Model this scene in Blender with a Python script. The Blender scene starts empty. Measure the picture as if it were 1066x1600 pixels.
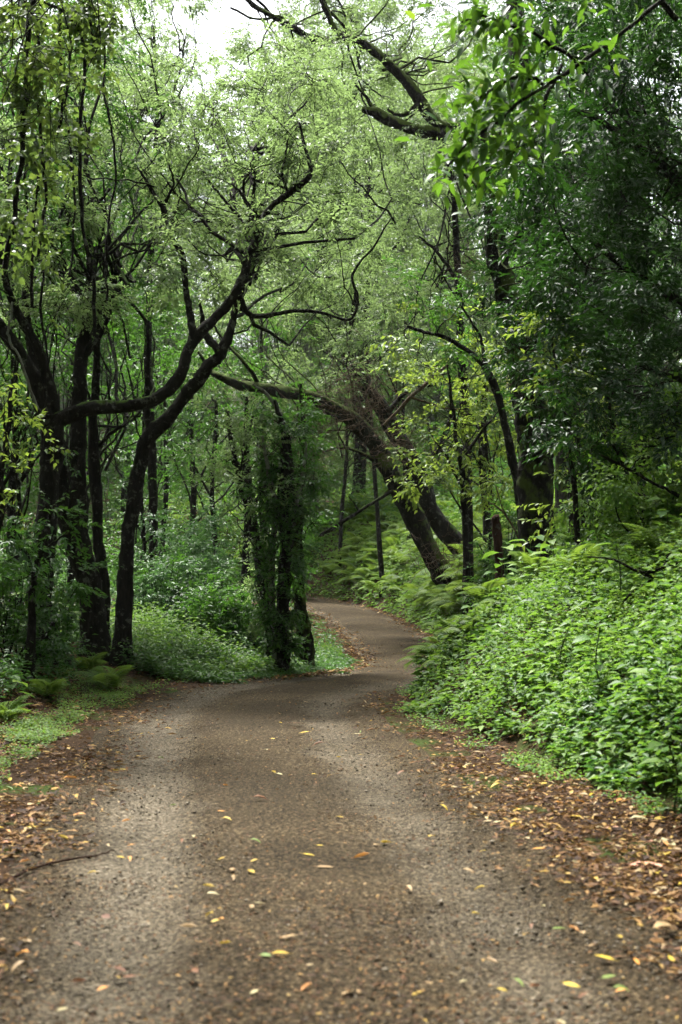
import bpy, math
import numpy as np
R = math.radians
rng = np.random.default_rng(7)
C = bpy.context.scene
COL = C.collection

# ------------------------------------------------------------------ camera, world, sun, exposure
CAM = np.array([0.0, 0.0, 1.6]); F = 2222.0; PITCH = math.atan(80 / F)
cam = bpy.data.cameras.new('camera'); camo = bpy.data.objects.new('camera', cam); COL.objects.link(camo)
camo.location = CAM; camo.rotation_euler = (R(90) + PITCH, 0, 0)
cam.sensor_fit = 'VERTICAL'; cam.sensor_height = 36; cam.lens = 50; cam.clip_end = 2000; cam.clip_start = 0.05
cam.dof.use_dof = True; cam.dof.focus_distance = 20; cam.dof.aperture_fstop = 2.8
C.camera = camo
SUN_EL, SUN_AZ = R(64), R(-28)          # azimuth from +Y, negative = to the left
w = bpy.data.worlds.new('World'); C.world = w; w.use_nodes = True
nt = w.node_tree; nt.nodes.clear()
sky = nt.nodes.new('ShaderNodeTexSky'); sky.sky_type = 'NISHITA'; sky.sun_disc = False
sky.sun_elevation = SUN_EL; sky.sun_rotation = SUN_AZ; sky.dust_density = 4.5; sky.air_density = 1.0; sky.ozone_density = 1.0
bg = nt.nodes.new('ShaderNodeBackground'); bg.inputs['Strength'].default_value = 0.053
hsv = nt.nodes.new('ShaderNodeHueSaturation'); hsv.inputs['Saturation'].default_value = 0.35
wo = nt.nodes.new('ShaderNodeOutputWorld')
nt.links.new(sky.outputs[0], hsv.inputs['Color']); nt.links.new(hsv.outputs[0], bg.inputs[0]); nt.links.new(bg.outputs[0], wo.inputs[0])
sun = bpy.data.lights.new('sun', 'SUN'); sun.energy = 1.5; sun.angle = R(11); sun.color = (1, .985, .92)
suno = bpy.data.objects.new('sun', sun); COL.objects.link(suno)
from mathutils import Vector, Matrix
sd = Vector((math.sin(SUN_AZ) * math.cos(SUN_EL), math.cos(SUN_AZ) * math.cos(SUN_EL), math.sin(SUN_EL)))
suno.rotation_euler = sd.to_track_quat('Z', 'Y').to_euler()
C.view_settings.view_transform = 'Standard'; C.view_settings.look = 'None'; C.view_settings.gamma = 1
C.view_settings.use_curve_mapping = False; C.view_settings.exposure = 3.25
cy = C.cycles
cy.max_bounces = 6; cy.diffuse_bounces = 4; cy.glossy_bounces = 2; cy.transmission_bounces = 4; cy.volume_bounces = 0
cy.use_denoising = True; cy.use_adaptive_sampling = True; cy.adaptive_threshold = 0.02
cy.caustics_reflective = False; cy.caustics_refractive = False; cy.sample_clamp_indirect = 4

# ------------------------------------------------------------------ projection and terrain
def at(px, py, Y):
    """world point seen at photograph pixel (px, py) at ground distance Y"""
    c, s = math.cos(PITCH), math.sin(PITCH)
    u = (800 - py) / F
    dy, dz = c - u * s, s + u * c
    t = Y / dy
    return np.array([(px - 533) / F * t, Y, CAM[2] + dz * t])

def catmull(P, n):
    P = np.asarray(P, float)
    if len(P) < 3:
        t = np.linspace(0, 1, n * (len(P) - 1) + 1)[:, None]
        return P[0] * (1 - t) + P[-1] * t
    Q = np.vstack([2 * P[0] - P[1], P, 2 * P[-1] - P[-2]])
    out = []
    t = np.linspace(0, 1, n, endpoint=False)[:, None]
    for i in range(1, len(Q) - 2):
        a, b, c, d = Q[i - 1], Q[i], Q[i + 1], Q[i + 2]
        out.append(.5 * (2 * b + (c - a) * t + (2 * a - 5 * b + 4 * c - d) * t ** 2 + (3 * b - a - 3 * c + d) * t ** 3))
    out.append(P[-1:])
    return np.vstack(out)

# X, Y, Z, half width
ROAD = np.array([
 [.1, -12, 0, 1.6], [.1, -6, 0, 1.6], [0, 0, 0, 1.6], [-.02, 4.9, 0, 1.6], [-.2, 7.6, 0, 1.58], [-.62, 11.1, .0, 1.5], [-.98, 15.4, .0, 1.45],
 [-.58, 18.1, .0, 1.38], [.28, 20.0, -.03, 1.25], [.98, 22.4, -.1, 1.12], [1.25, 25.4, -.15, 1.05], [1.2, 29.5, -.13, 1.05], [.78, 36, .02, 1.05], [.15, 42, .18, 1.1],
 [-1.1, 47, .36, 1.15], [-2.7, 50.5, .5, 1.3], [-5, 53, .6, 1.3], [-9, 56, .8, 1.3], [-16, 60, 1.2, 1.3], [-30, 66, 2, 1.3]])
RC = catmull(ROAD, 30)
RT = np.gradient(RC[:, :2], axis=0); RT /= np.linalg.norm(RT, axis=1)[:, None]

def vnoise(x, y, s, seed=0):
    x = np.asarray(x, float) / s; y = np.asarray(y, float) / s
    xi = np.floor(x).astype(int); yi = np.floor(y).astype(int); fx = x - xi; fy = y - yi
    fx = fx * fx * (3 - 2 * fx); fy = fy * fy * (3 - 2 * fy)
    def h(a, b):
        v = np.sin(a * 127.1 + b * 311.7 + seed * 74.7) * 43758.5453
        return v - np.floor(v)
    return (h(xi, yi) * (1 - fx) + h(xi + 1, yi) * fx) * (1 - fy) + (h(xi, yi + 1) * (1 - fx) + h(xi + 1, yi + 1) * fx) * fy

def sm(x, a, b):
    t = np.clip((x - a) / (b - a), 0, 1); return t * t * (3 - 2 * t)

def road_info(x, y):
    """signed lateral distance beyond the road edge side (+ right, - left), t beyond edge, road height, index"""
    x = np.atleast_1d(np.asarray(x, float)); y = np.atleast_1d(np.asarray(y, float))
    idx = np.empty(x.shape, int)
    xf, yf, iff = x.ravel(), y.ravel(), idx.ravel()
    for a in range(0, len(xf), 20000):
        d2 = (xf[a:a + 20000, None] - RC[None, :, 0]) ** 2 + (yf[a:a + 20000, None] - RC[None, :, 1]) ** 2
        iff[a:a + 20000] = d2.argmin(1)
    idx = iff.reshape(x.shape)
    c = RC[idx]; t = RT[idx]
    dx, dy = x - c[..., 0], y - c[..., 1]
    side = np.sign(dx * t[..., 1] - dy * t[..., 0])
    d = np.hypot(dx, dy)
    return side, d - c[..., 3], c[..., 2], c[..., 1]

def verge_w(yc):
    return np.interp(yc, [0, 8, 11, 18, 22, 30], [1.2, 1.0, .72, .28, .05, .1])

def ground(x, y):
    side, t, z, yc = road_info(x, y)
    r = np.maximum(t - verge_w(yc), 0)
    H = np.interp(yc, [0, 8, 14, 20, 30, 40, 60], [1.5, 1.6, 1.75, 1.75, 2.2, 2.7, 2.9])
    right = H * (1 - np.exp(-r / np.interp(yc, [20, 28, 36, 46], [1.5, .85, 1.2, 2.0]))) + .10 * np.minimum(r, 40)
    l = np.maximum(t - .7, 0)
    left = .38 * (1 - np.exp(-l / .9)) * np.interp(yc, [0, 12, 20, 23, 30], [.5, .9, 1, .3, .2]) + .03 * np.minimum(l, 40)
    zz = z + np.where(side > 0, right, left)
    zz = zz + np.where(t > .1, 1, 0) * np.minimum(np.maximum(t, 0), 1) * ((vnoise(x, y, 1.3) - .5) * .22 + (vnoise(x, y, .45, 3) - .5) * .08)
    yy = np.asarray(y, float)
    zz = zz + 14 * sm(yy, 62, 150)
    return np.where(t < 0, z - .05 * sm(-t, 0, .25), zz)

def gz(x, y): return float(ground([x], [y])[0])

def hit(px, py, y0=5, y1=90):
    """distance at which the sight line through the pixel meets the ground"""
    Ys = np.linspace(y0, y1, 700)
    P = np.array([at(px, py, Y) for Y in Ys])
    g = ground(P[:, 0], P[:, 1])
    k = np.nonzero(P[:, 2] <= g)[0]
    return float(Ys[k[0]]) if len(k) else float(y1)

# ------------------------------------------------------------------ materials
def mat(name):
    m = bpy.data.materials.new(name); m.use_nodes = True; m.node_tree.nodes.clear(); return m, m.node_tree
def N(t, k, **kw):
    n = t.nodes.new(k)
    for a, v in kw.items(): setattr(n, a, v)
    return n
def noise(t, vec, scale, detail=4, rough=.6):
    n = N(t, 'ShaderNodeTexNoise'); n.inputs['Scale'].default_value = scale; n.inputs['Detail'].default_value = detail; n.inputs['Roughness'].default_value = rough
    t.links.new(vec, n.inputs['Vector']); return n
def ramp(t, fac, stops):
    r = N(t, 'ShaderNodeValToRGB'); e = r.color_ramp.elements
    while len(e) < len(stops): e.new(.5)
    for i, (p, c) in enumerate(stops): e[i].position = p; e[i].color = (*c, 1) if len(c) == 3 else c
    t.links.new(fac, r.inputs[0]); return r
def mixc(t, fac, a, b, mode='MIX'):
    m = N(t, 'ShaderNodeMix', data_type='RGBA', blend_type=mode)
    for s, v in ((m.inputs[0], fac), (m.inputs[6], a), (m.inputs[7], b)):
        if hasattr(v, 'links'): t.links.new(v, s)
        elif isinstance(v, (int, float)): s.default_value = v
        else: s.default_value = (*v, 1)
    return m.outputs[2]

def leaf_mat(name, stops, trans, rough=.42, fac=.38, spec=.22, patch=1.6):
    m, t = mat(name)
    a = N(t, 'ShaderNodeAttribute', attribute_name='tone')
    g = N(t, 'ShaderNodeNewGeometry')
    n = noise(t, g.outputs['Position'], 1 / patch, 2)
    add = N(t, 'ShaderNodeMath', operation='MULTIPLY_ADD'); t.links.new(n.outputs['Fac'], add.inputs[0]); add.inputs[1].default_value = .9; add.inputs[2].default_value = -.45
    ad2 = N(t, 'ShaderNodeMath', operation='ADD', use_clamp=True); t.links.new(add.outputs[0], ad2.inputs[0]); t.links.new(a.outputs['Fac'], ad2.inputs[1])
    r = ramp(t, ad2.outputs[0], stops)
    p = N(t, 'ShaderNodeBsdfPrincipled'); t.links.new(r.outputs[0], p.inputs['Base Color']); p.inputs['Roughness'].default_value = rough
    p.inputs['Specular IOR Level'].default_value = spec
    tr = N(t, 'ShaderNodeBsdfTranslucent')
    t.links.new(mixc(t, .6, r.outputs[0], trans), tr.inputs['Color'])
    mx = N(t, 'ShaderNodeMixShader'); mx.inputs[0].default_value = fac
    t.links.new(p.outputs[0], mx.inputs[1]); t.links.new(tr.outputs[0], mx.inputs[2])
    o = N(t, 'ShaderNodeOutputMaterial'); t.links.new(mx.outputs[0], o.inputs[0])
    return m

M = {}
M['fine'] = leaf_mat('narrow_leaf', [(0, (.020, .046, .012)), (.5, (.068, .116, .036)), (1, (.165, .215, .09))], (.29, .42, .13), .36, .48)
M['mid'] = leaf_mat('forest_leaf', [(0, (.008, .034, .007)), (.5, (.026, .078, .014)), (1, (.075, .14, .022))], (.11, .27, .025), .42, .38)
M['dark'] = leaf_mat('dark_glossy_leaf', [(0, (.005, .018, .004)), (.6, (.014, .042, .010)), (1, (.036, .085, .018))], (.04, .12, .010), .48, .28, .2)
M['lime'] = leaf_mat('yellow_green_leaf', [(0, (.035, .08, .014)), (.5, (.08, .15, .02)), (1, (.16, .22, .03))], (.30, .40, .05), .4, .45)
M['blue'] = leaf_mat('shrub_leaf', [(0, (.010, .044, .010)), (.5, (.034, .10, .024)), (1, (.08, .16, .04))], (.12, .24, .06), .4, .34)
M['bank'] = leaf_mat('undergrowth_leaf', [(0, (.013, .050, .006)), (.5, (.052, .13, .013)), (1, (.16, .25, .03))], (.22, .40, .04), .55, .38, .25, .7)
M['fern'] = leaf_mat('fern_leaf', [(0, (.024, .07, .008)), (.5, (.065, .14, .015)), (1, (.14, .21, .03))], (.24, .36, .04), .5, .42)
M['big'] = leaf_mat('broad_glossy_leaf', [(0, (.014, .05, .012)), (.55, (.04, .115, .018)), (.85, (.09, .19, .02)), (1, (.3, .34, .03))], (.17, .34, .02), .42, .36, .3)
M['vine'] = leaf_mat('vine_leaf', [(0, (.018, .04, .008)), (.55, (.04, .08, .015)), (1, (.16, .2, .03))], (.2, .3, .05), .4, .4)
M['litter'] = leaf_mat('dead_leaf', [(0, (.022, .011, .006)), (.3, (.07, .032, .013)), (.55, (.15, .076, .028)), (.8, (.25, .145, .055)), (.93, (.32, .21, .05)), (1, (.34, .26, .15))], (.25, .14, .05), .65, .12, .12, .25)
# lone fallen leaves
def dead(name, c1, c2):
    return leaf_mat(name, [(0, c1), (1, c2)], c2, .55, .15, .2, .1)
M['yellow'] = dead('yellow_leaf', (.30, .19, .02), (.46, .34, .04))
M['orange'] = dead('orange_leaf', (.32, .11, .02), (.46, .22, .05))
M['brown'] = dead('brown_leaf', (.09, .035, .018), (.17, .08, .04))
M['tan'] = dead('tan_leaf', (.24, .15, .07), (.36, .25, .13))
M['green'] = dead('green_leaf', (.08, .13, .03), (.16, .22, .05))
M['cream'] = dead('cream_leaf', (.34, .29, .15), (.46, .4, .22))
M['pinkish'] = dead('pinkish_leaf', (.4, .16, .1), (.5, .3, .2))

def bark_mat(name, c1, c2, moss=.5, lichen=.12, mosscol=(.05, .09, .012)):
    m, t = mat(name)
    tc = N(t, 'ShaderNodeTexCoord'); mp = N(t, 'ShaderNodeMapping'); mp.inputs['Scale'].default_value = (1, 1, .28)
    t.links.new(tc.outputs['Object'], mp.inputs[0])
    n1 = noise(t, mp.outputs[0], 22, 6, .7); n2 = noise(t, tc.outputs['Object'], 3.2, 4); n3 = noise(t, tc.outputs['Object'], 9, 5, .7)
    col = ramp(t, n1.outputs['Fac'], [(.3, c1), (.7, c2)]).outputs[0]
    lm = ramp(t, n3.outputs['Fac'], [(.60 - lichen * .5, (0, 0, 0)), (.66 - lichen * .3, (1, 1, 1))])
    lf = N(t, 'ShaderNodeMath', operation='MULTIPLY'); t.links.new(lm.outputs[0], lf.inputs[0]); lf.inputs[1].default_value = min(1, lichen * 5)
    col = mixc(t, lf.outputs[0], col, (.17, .18, .14))
    g = N(t, 'ShaderNodeNewGeometry'); sx = N(t, 'ShaderNodeSeparateXYZ'); t.links.new(g.outputs['Normal'], sx.inputs[0])
    ma = N(t, 'ShaderNodeMath', operation='MULTIPLY_ADD'); t.links.new(sx.outputs[2], ma.inputs[0]); ma.inputs[1].default_value = .35; t.links.new(n2.outputs['Fac'], ma.inputs[2])
    mm = ramp(t, ma.outputs[0], [(1.0 - moss * .8, (0, 0, 0)), (1.1 - moss * .8 if moss > .15 else 1, (1, 1, 1))])
    mcol = mixc(t, n1.outputs['Fac'], tuple(.5 * c for c in mosscol), tuple(1.6 * c for c in mosscol))
    col = mixc(t, mm.outputs[0], col, mcol)
    p = N(t, 'ShaderNodeBsdfPrincipled'); t.links.new(col, p.inputs['Base Color']); p.inputs['Roughness'].default_value = .85; p.inputs['Specular IOR Level'].default_value = .1
    b = N(t, 'ShaderNodeBump'); b.inputs['Strength'].default_value = 1; b.inputs['Distance'].default_value = .06
    t.links.new(n1.outputs['Fac'], b.inputs['Height']); t.links.new(b.outputs[0], p.inputs['Normal'])
    o = N(t, 'ShaderNodeOutputMaterial'); t.links.new(p.outputs[0], o.inputs[0]); return m
M['bark'] = bark_mat('dark_bark', (.003, .0025, .002), (.021, .017, .013), .34, .08)
M['bark_moss'] = bark_mat('mossy_bark', (.004, .0035, .0025), (.018, .015, .011), .6, .05, (.045, .065, .010))
M['bark_pale'] = bark_mat('pale_bark', (.05, .042, .032), (.16, .14, .11), .3, .4)
M['bark_red'] = bark_mat('reddish_dead_wood', (.016, .008, .005), (.05, .02, .012), .1, .05)
M['twig'] = bark_mat('dry_twig', (.05, .032, .02), (.12, .085, .055), .1, .1)
M['stem'] = bark_mat('green_stem', (.03, .05, .015), (.07, .10, .03), .1, .05)

def ground_mat():
    m, t = mat('forest_soil')
    tc = N(t, 'ShaderNodeTexCoord'); P = tc.outputs['Object']
    n1 = noise(t, P, 18, 8, .75); n2 = noise(t, P, 1.1, 4); n3 = noise(t, P, 70, 4)
    col = ramp(t, n1.outputs['Fac'], [(.3, (.016, .010, .006)), (.55, (.048, .029, .017)), (.75, (.11, .07, .042))]).outputs[0]
    g = ramp(t, n2.outputs['Fac'], [(.5, (0, 0, 0)), (.62, (1, 1, 1))])
    col = mixc(t, g.outputs[0], col, mixc(t, n3.outputs['Fac'], (.02, .035, .008), (.06, .085, .02)))
    p = N(t, 'ShaderNodeBsdfPrincipled'); t.links.new(col, p.inputs['Base Color']); p.inputs['Roughness'].default_value = .95; p.inputs['Specular IOR Level'].default_value = .05
    b = N(t, 'ShaderNodeBump'); b.inputs['Strength'].default_value = 1; b.inputs['Distance'].default_value = .04
    t.links.new(n1.outputs['Fac'], b.inputs['Height']); t.links.new(b.outputs[0], p.inputs['Normal'])
    o = N(t, 'ShaderNodeOutputMaterial'); t.links.new(p.outputs[0], o.inputs[0]); return m
M['ground'] = ground_mat()

def road_mat():
    m, t = mat('packed_gravel')
    tc = N(t, 'ShaderNodeTexCoord'); P = tc.outputs['Object']
    tr = N(t, 'ShaderNodeAttribute', attribute_name='track')
    n1 = noise(t, P, 48, 7, .85); n2 = noise(t, P, 1.3, 5, .65); n3 = noise(t, P, 9, 6, .7)
    v = N(t, 'ShaderNodeTexVoronoi'); v.inputs['Scale'].default_value = 62; t.links.new(P, v.inputs['Vector'])
    v2 = N(t, 'ShaderNodeTexVoronoi'); v2.inputs['Scale'].default_value = 160; t.links.new(P, v2.inputs['Vector'])
    base = ramp(t, n1.outputs['Fac'], [(.38, (.004, .0028, .0014)), (.5, (.028, .0205, .0112)), (.60, (.135, .103, .062))]).outputs[0]
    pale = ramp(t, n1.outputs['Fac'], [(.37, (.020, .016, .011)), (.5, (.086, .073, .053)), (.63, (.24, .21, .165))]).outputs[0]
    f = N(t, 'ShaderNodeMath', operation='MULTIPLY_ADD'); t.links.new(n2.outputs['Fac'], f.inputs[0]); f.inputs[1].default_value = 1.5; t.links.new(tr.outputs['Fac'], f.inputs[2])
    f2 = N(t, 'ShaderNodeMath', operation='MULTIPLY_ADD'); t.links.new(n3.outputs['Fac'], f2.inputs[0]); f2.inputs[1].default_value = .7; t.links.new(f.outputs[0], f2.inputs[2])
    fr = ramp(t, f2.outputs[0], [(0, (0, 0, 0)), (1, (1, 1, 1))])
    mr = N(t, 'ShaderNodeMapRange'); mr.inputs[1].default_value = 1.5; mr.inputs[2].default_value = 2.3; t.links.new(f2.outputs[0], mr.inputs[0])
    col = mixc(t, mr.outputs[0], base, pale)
    n4 = noise(t, P, .55, 5, .6); dm = ramp(t, n4.outputs['Fac'], [(.40, (.72, .71, .69)), (.58, (1.12, 1.11, 1.10))]); col = mixc(t, 1.0, col, dm.outputs[0], 'MULTIPLY')
    sp = ramp(t, v.outputs['Color'], [(0, (.35, .32, .28)), (.5, (.9, .88, .85)), (1, (2.1, 2.0, 1.85))])
    col = mixc(t, .75, col, sp.outputs[0], 'MULTIPLY')
    p = N(t, 'ShaderNodeBsdfPrincipled'); t.links.new(col, p.inputs['Base Color']); p.inputs['Roughness'].default_value = .82
    p.inputs['Specular IOR Level'].default_value = .06
    h = N(t, 'ShaderNodeMath', operation='SUBTRACT'); t.links.new(n1.outputs['Fac'], h.inputs[0]); t.links.new(v.outputs['Distance'], h.inputs[1])
    b = N(t, 'ShaderNodeBump'); b.inputs['Strength'].default_value = .8; b.inputs['Distance'].default_value = .012
    t.links.new(h.outputs[0], b.inputs['Height'])
    b2 = N(t, 'ShaderNodeBump'); b2.inputs['Strength'].default_value = .6; b2.inputs['Distance'].default_value = .04
    t.links.new(n3.outputs['Fac'], b2.inputs['Height']); t.links.new(b.outputs[0], b2.inputs['Normal']); t.links.new(b2.outputs[0], p.inputs['Normal'])
    o = N(t, 'ShaderNodeOutputMaterial'); t.links.new(p.outputs[0], o.inputs[0]); return m
M['road'] = road_mat()
def stone_mat():
    m, t = mat('gravel_stone')
    a = N(t, 'ShaderNodeAttribute', attribute_name='tone')
    r = ramp(t, a.outputs['Fac'], [(0, (.014, .010, .006)), (.5, (.055, .043, .028)), (1, (.21, .18, .14))])
    p = N(t, 'ShaderNodeBsdfPrincipled'); t.links.new(r.outputs[0], p.inputs['Base Color']); p.inputs['Roughness'].default_value = .8; p.inputs['Specular IOR Level'].default_value = .12
    o = N(t, 'ShaderNodeOutputMaterial'); t.links.new(p.outputs[0], o.inputs[0]); return m
M['stone'] = stone_mat()

# ------------------------------------------------------------------ mesh helpers
TRIS = [0]
def mesh(name, V, Fc, m, tone=None, smooth=False, vattr=None):
    """V (n,3), Fc (k,3|4) or list of such arrays"""
    V = np.asarray(V, np.float32)
    Fs = Fc if isinstance(Fc, list) else [Fc]
    me = bpy.data.meshes.new(name)
    me.vertices.add(len(V)); me.vertices.foreach_set('co', V.ravel())
    loops = np.concatenate([np.asarray(f, np.int32).ravel() for f in Fs])
    tot = np.concatenate([np.full(len(f), f.shape[1], np.int32) for f in Fs])
    st = np.concatenate([[0], np.cumsum(tot)[:-1]]).astype(np.int32)
    me.loops.add(len(loops)); me.loops.foreach_set('vertex_index', loops)
    me.polygons.add(len(tot)); me.polygons.foreach_set('loop_start', st); me.polygons.foreach_set('loop_total', tot)
    if smooth: me.polygons.foreach_set('use_smooth', np.ones(len(tot), bool))
    me.update(calc_edges=True)
    if tone is not None:
        a = me.attributes.new('tone', 'FLOAT', 'FACE'); a.data.foreach_set('value', np.asarray(tone, np.float32))
    if vattr:
        for k, v in vattr.items():
            a = me.attributes.new(k, 'FLOAT', 'POINT'); a.data.foreach_set('value', np.asarray(v, np.float32))
    me.materials.append(m)
    TRIS[0] += int((tot - 2).sum())
    return me

def link(name, me, parent=None, loc=(0, 0, 0), rot=(0, 0, 0)):
    o = bpy.data.objects.new(name, me); COL.objects.link(o)
    o.location = loc; o.rotation_euler = rot
    if parent: o.parent = parent
    return o
def tag(o, label=None, cat=None, group=None, kind=None):
    if label: o['label'] = label
    if cat: o['category'] = cat
    if group: o['group'] = group
    if kind: o['kind'] = kind
    return o
def thing(name, loc, label, cat, group=None):
    return tag(link(name, None, None, loc), label, cat, group)
def copy_tree(root, loc, rotz, scale, label=None, group=None):
    c = root.copy(); COL.objects.link(c); c.location = loc; c.rotation_euler = (0, 0, rotz)
    c.scale = (scale, scale, scale) if np.isscalar(scale) else scale
    if label: c['label'] = label
    if group: c['group'] = group
    for ch in root.children:
        d = ch.copy(); COL.objects.link(d); d.parent = c
        for g in ch.children:
            e = g.copy(); COL.objects.link(e); e.parent = d
    return c

def tube(P, r, sides=8, rough=.0, seed=0, flare=0):
    """swept tube with uneven radius; returns V, quads (+tip cap collapsed)"""
    P = np.asarray(P, float); r = np.asarray(r, float); n = len(P)
    T = np.gradient(P, axis=0); T /= np.linalg.norm(T, axis=1)[:, None] + 1e-9
    ref = np.array([1., 0, 0]) if abs(T[0, 0]) < .8 else np.array([0, 1., 0])
    A = np.empty_like(P)
    a = ref - T[0] * ref.dot(T[0]); a /= np.linalg.norm(a)
    for i in range(n):
        a = a - T[i] * a.dot(T[i]); a /= np.linalg.norm(a) + 1e-9; A[i] = a
    B = np.cross(T, A)
    th = np.linspace(0, 2 * np.pi, sides, endpoint=False)
    g = np.random.default_rng(seed + 11)
    ph = g.uniform(0, 6.28, 3)
    s = np.linspace(0, 1, n)[:, None] * n
    k = 1 + rough * (np.sin(2 * th[None] + ph[0] + s * .35) * .5 + np.sin(3 * th[None] + ph[1] - s * .5) * .35 + g.normal(0, .35, (n, sides)))
    if flare:
        d = np.linalg.norm(P - P[0], axis=1)[:, None]
        k = k * (1 + flare * np.exp(-d / .28) * (1 + .45 * np.sin(4 * th[None] + ph[2])))
    V = P[:, None] + (A[:, None] * np.cos(th)[None, :, None] + B[:, None] * np.sin(th)[None, :, None]) * (r[:, None] * k)[..., None]
    i = np.arange(n - 1)[:, None] * sides; j = np.arange(sides)[None]
    j2 = (j + 1) % sides
    Q = np.stack([i + j, i + j2, i + sides + j2, i + sides + j], -1).reshape(-1, 4)
    return V.reshape(-1, 3), Q

def join(parts):
    Vs, Fs, off = [], [], 0
    for V, Fc in parts:
        Vs.append(V); Fs.append(Fc + off); off += len(V)
    return np.vstack(Vs), np.vstack(Fs)

def unit(v): return v / (np.linalg.norm(v, axis=-1, keepdims=True) + 1e-9)

def leaves(P, D, U, L, W, lod=2, droop=.25, fold=.35, tone=None, g=rng):
    """leaf blades. P base, D direction, U upper side, L length, W width. lod 2 or 8 triangles each"""
    n = len(P); D = unit(D); S = unit(np.cross(D, U)); U = unit(np.cross(S, D))
    L = np.broadcast_to(np.asarray(L, float), (n,))[:, None]; W = np.broadcast_to(np.asarray(W, float), (n,))[:, None]
    tip = P + D * L - U * L * droop
    if lod == 2:
        m = P + D * L * .42 - U * L * droop * .1
        l = m + S * W * .5 + U * W * fold * .5; r = m - S * W * .5 + U * W * fold * .5
        V = np.stack([P, l, tip, r], 1).reshape(-1, 3)
        b = np.arange(n)[:, None] * 4
        Fc = np.concatenate([b + [[0, 2, 1]], b + [[0, 3, 2]]], 1).reshape(-1, 3)
        k = 2
    else:
        c1 = P + D * L * .3 - U * L * droop * .04; c2 = P + D * L * .68 - U * L * droop * .4
        f = U * W * fold * .5
        V = np.stack([P, c1 + S * W * .46 + f, c1, c1 - S * W * .46 + f, c2 + S * W * .40 + f, c2, c2 - S * W * .40 + f, tip], 1).reshape(-1, 3)
        b = np.arange(n)[:, None] * 8
        F0 = [[0, 2, 1], [0, 3, 2], [1, 2, 5], [1, 5, 4], [2, 3, 6], [2, 6, 5], [4, 5, 7], [5, 6, 7]]
        Fc = np.concatenate([b + [q] for q in F0], 1).reshape(-1, 3)
        k = 8
    if tone is None: tone = g.normal(.5, .2, n)
    return V, Fc, np.repeat(tone, k)

# ---- sprays: leaf positions along a drooping twig, local frame x = twig direction, z = up
def spray_template(g, n, length, droop, spread, up=.2, pendant=.3):
    t = np.linspace(.12, 1, n); s = np.where(np.arange(n) % 2, 1, -1)
    P = np.stack([t * length, g.normal(0, .03, n), -droop * length * t ** 2], 1)
    D = np.stack([np.full(n, .75), s * spread * (1 - .55 * t) + g.normal(0, .38, n), np.full(n, -pendant) + g.normal(0, .38, n)], 1)
    U = np.stack([g.normal(0, .45, n) + .2, g.normal(0, .45, n), np.ones(n)], 1)
    return P, unit(D), unit(U)
TG = np.random.default_rng(3)
SPRAYS = {
 'fine': [spray_template(TG, 16, .38, .25, .95, pendant=.28) for _ in range(6)],
 'broad': [spray_template(TG, 11, .36, .25, 1.1, pendant=.3) for _ in range(6)],
 'loose': [spray_template(TG, 8, .34, .2, 1.0, pendant=.25) for _ in range(6)],
}
def put_sprays(pos, dirs, kind, L, W, scale=1., lod=2, g=rng, tone=None, fold=.35):
    """one spray of leaves per position"""
    T = SPRAYS[kind]; out = []
    n = len(pos); pick = g.integers(0, len(T), n)
    dirs = unit(dirs); up = np.array([0, 0, 1.]) + g.normal(0, .25, (n, 3))
    Sd = unit(np.cross(up, dirs)); Ud = np.cross(dirs, Sd)
    sc = scale * g.uniform(.7, 1.25, n)
    st = g.normal(.5, .13, n) if tone is None else tone
    for k, (P, D, U) in enumerate(T):
        q = np.nonzero(pick == k)[0]
        if not len(q): continue
        Rm = np.stack([dirs[q], Sd[q], Ud[q]], 1)              # rows are local axes
        p = np.einsum('ij,njk->nik', P, Rm) * sc[q, None, None] + pos[q, None]
        d = np.einsum('ij,njk->nik', D, Rm); u = np.einsum('ij,njk->nik', U, Rm)
        m = len(P); tt = np.repeat(st[q], m) + g.normal(0, .12, len(q) * m)
        s_ = g.uniform(.7, 1.2, len(q) * m)
        out.append(leaves(p.reshape(-1, 3), d.reshape(-1, 3), u.reshape(-1, 3), L * s_, W * s_, lod, tone=tt, g=g, fold=fold))
    V, Fs, ts, off = [], [], [], 0
    for v, f, t in out: V.append(v); Fs.append(f + off); ts.append(t); off += len(v)
    return np.vstack(V), np.vstack(Fs), np.concatenate(ts)

def clump_points(cs, per, g):
    """cs: list of (centre(3), radius or (rx,ry,rz), weight). returns spray bases and directions"""
    P, D = [], []
    for c, r, wgt in cs:
        n = max(3, int(per * wgt)); r = np.broadcast_to(np.asarray(r, float), (3,))
        # each clump is itself a few knots of twigs
        kn = max(2, int(n / 13)); K = unit(g.normal(0, 1, (kn, 3))) * g.uniform(.25, 1, (kn, 1)) ** .6
        q = K[g.integers(0, kn, n)] + g.normal(0, .19, (n, 3))
        P.append(c + q * r)
        d = q + g.normal(0, .45, (n, 3)); d[:, 2] = d[:, 2] * .6 + .05
        D.append(d)
    return np.vstack(P), np.vstack(D)

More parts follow.
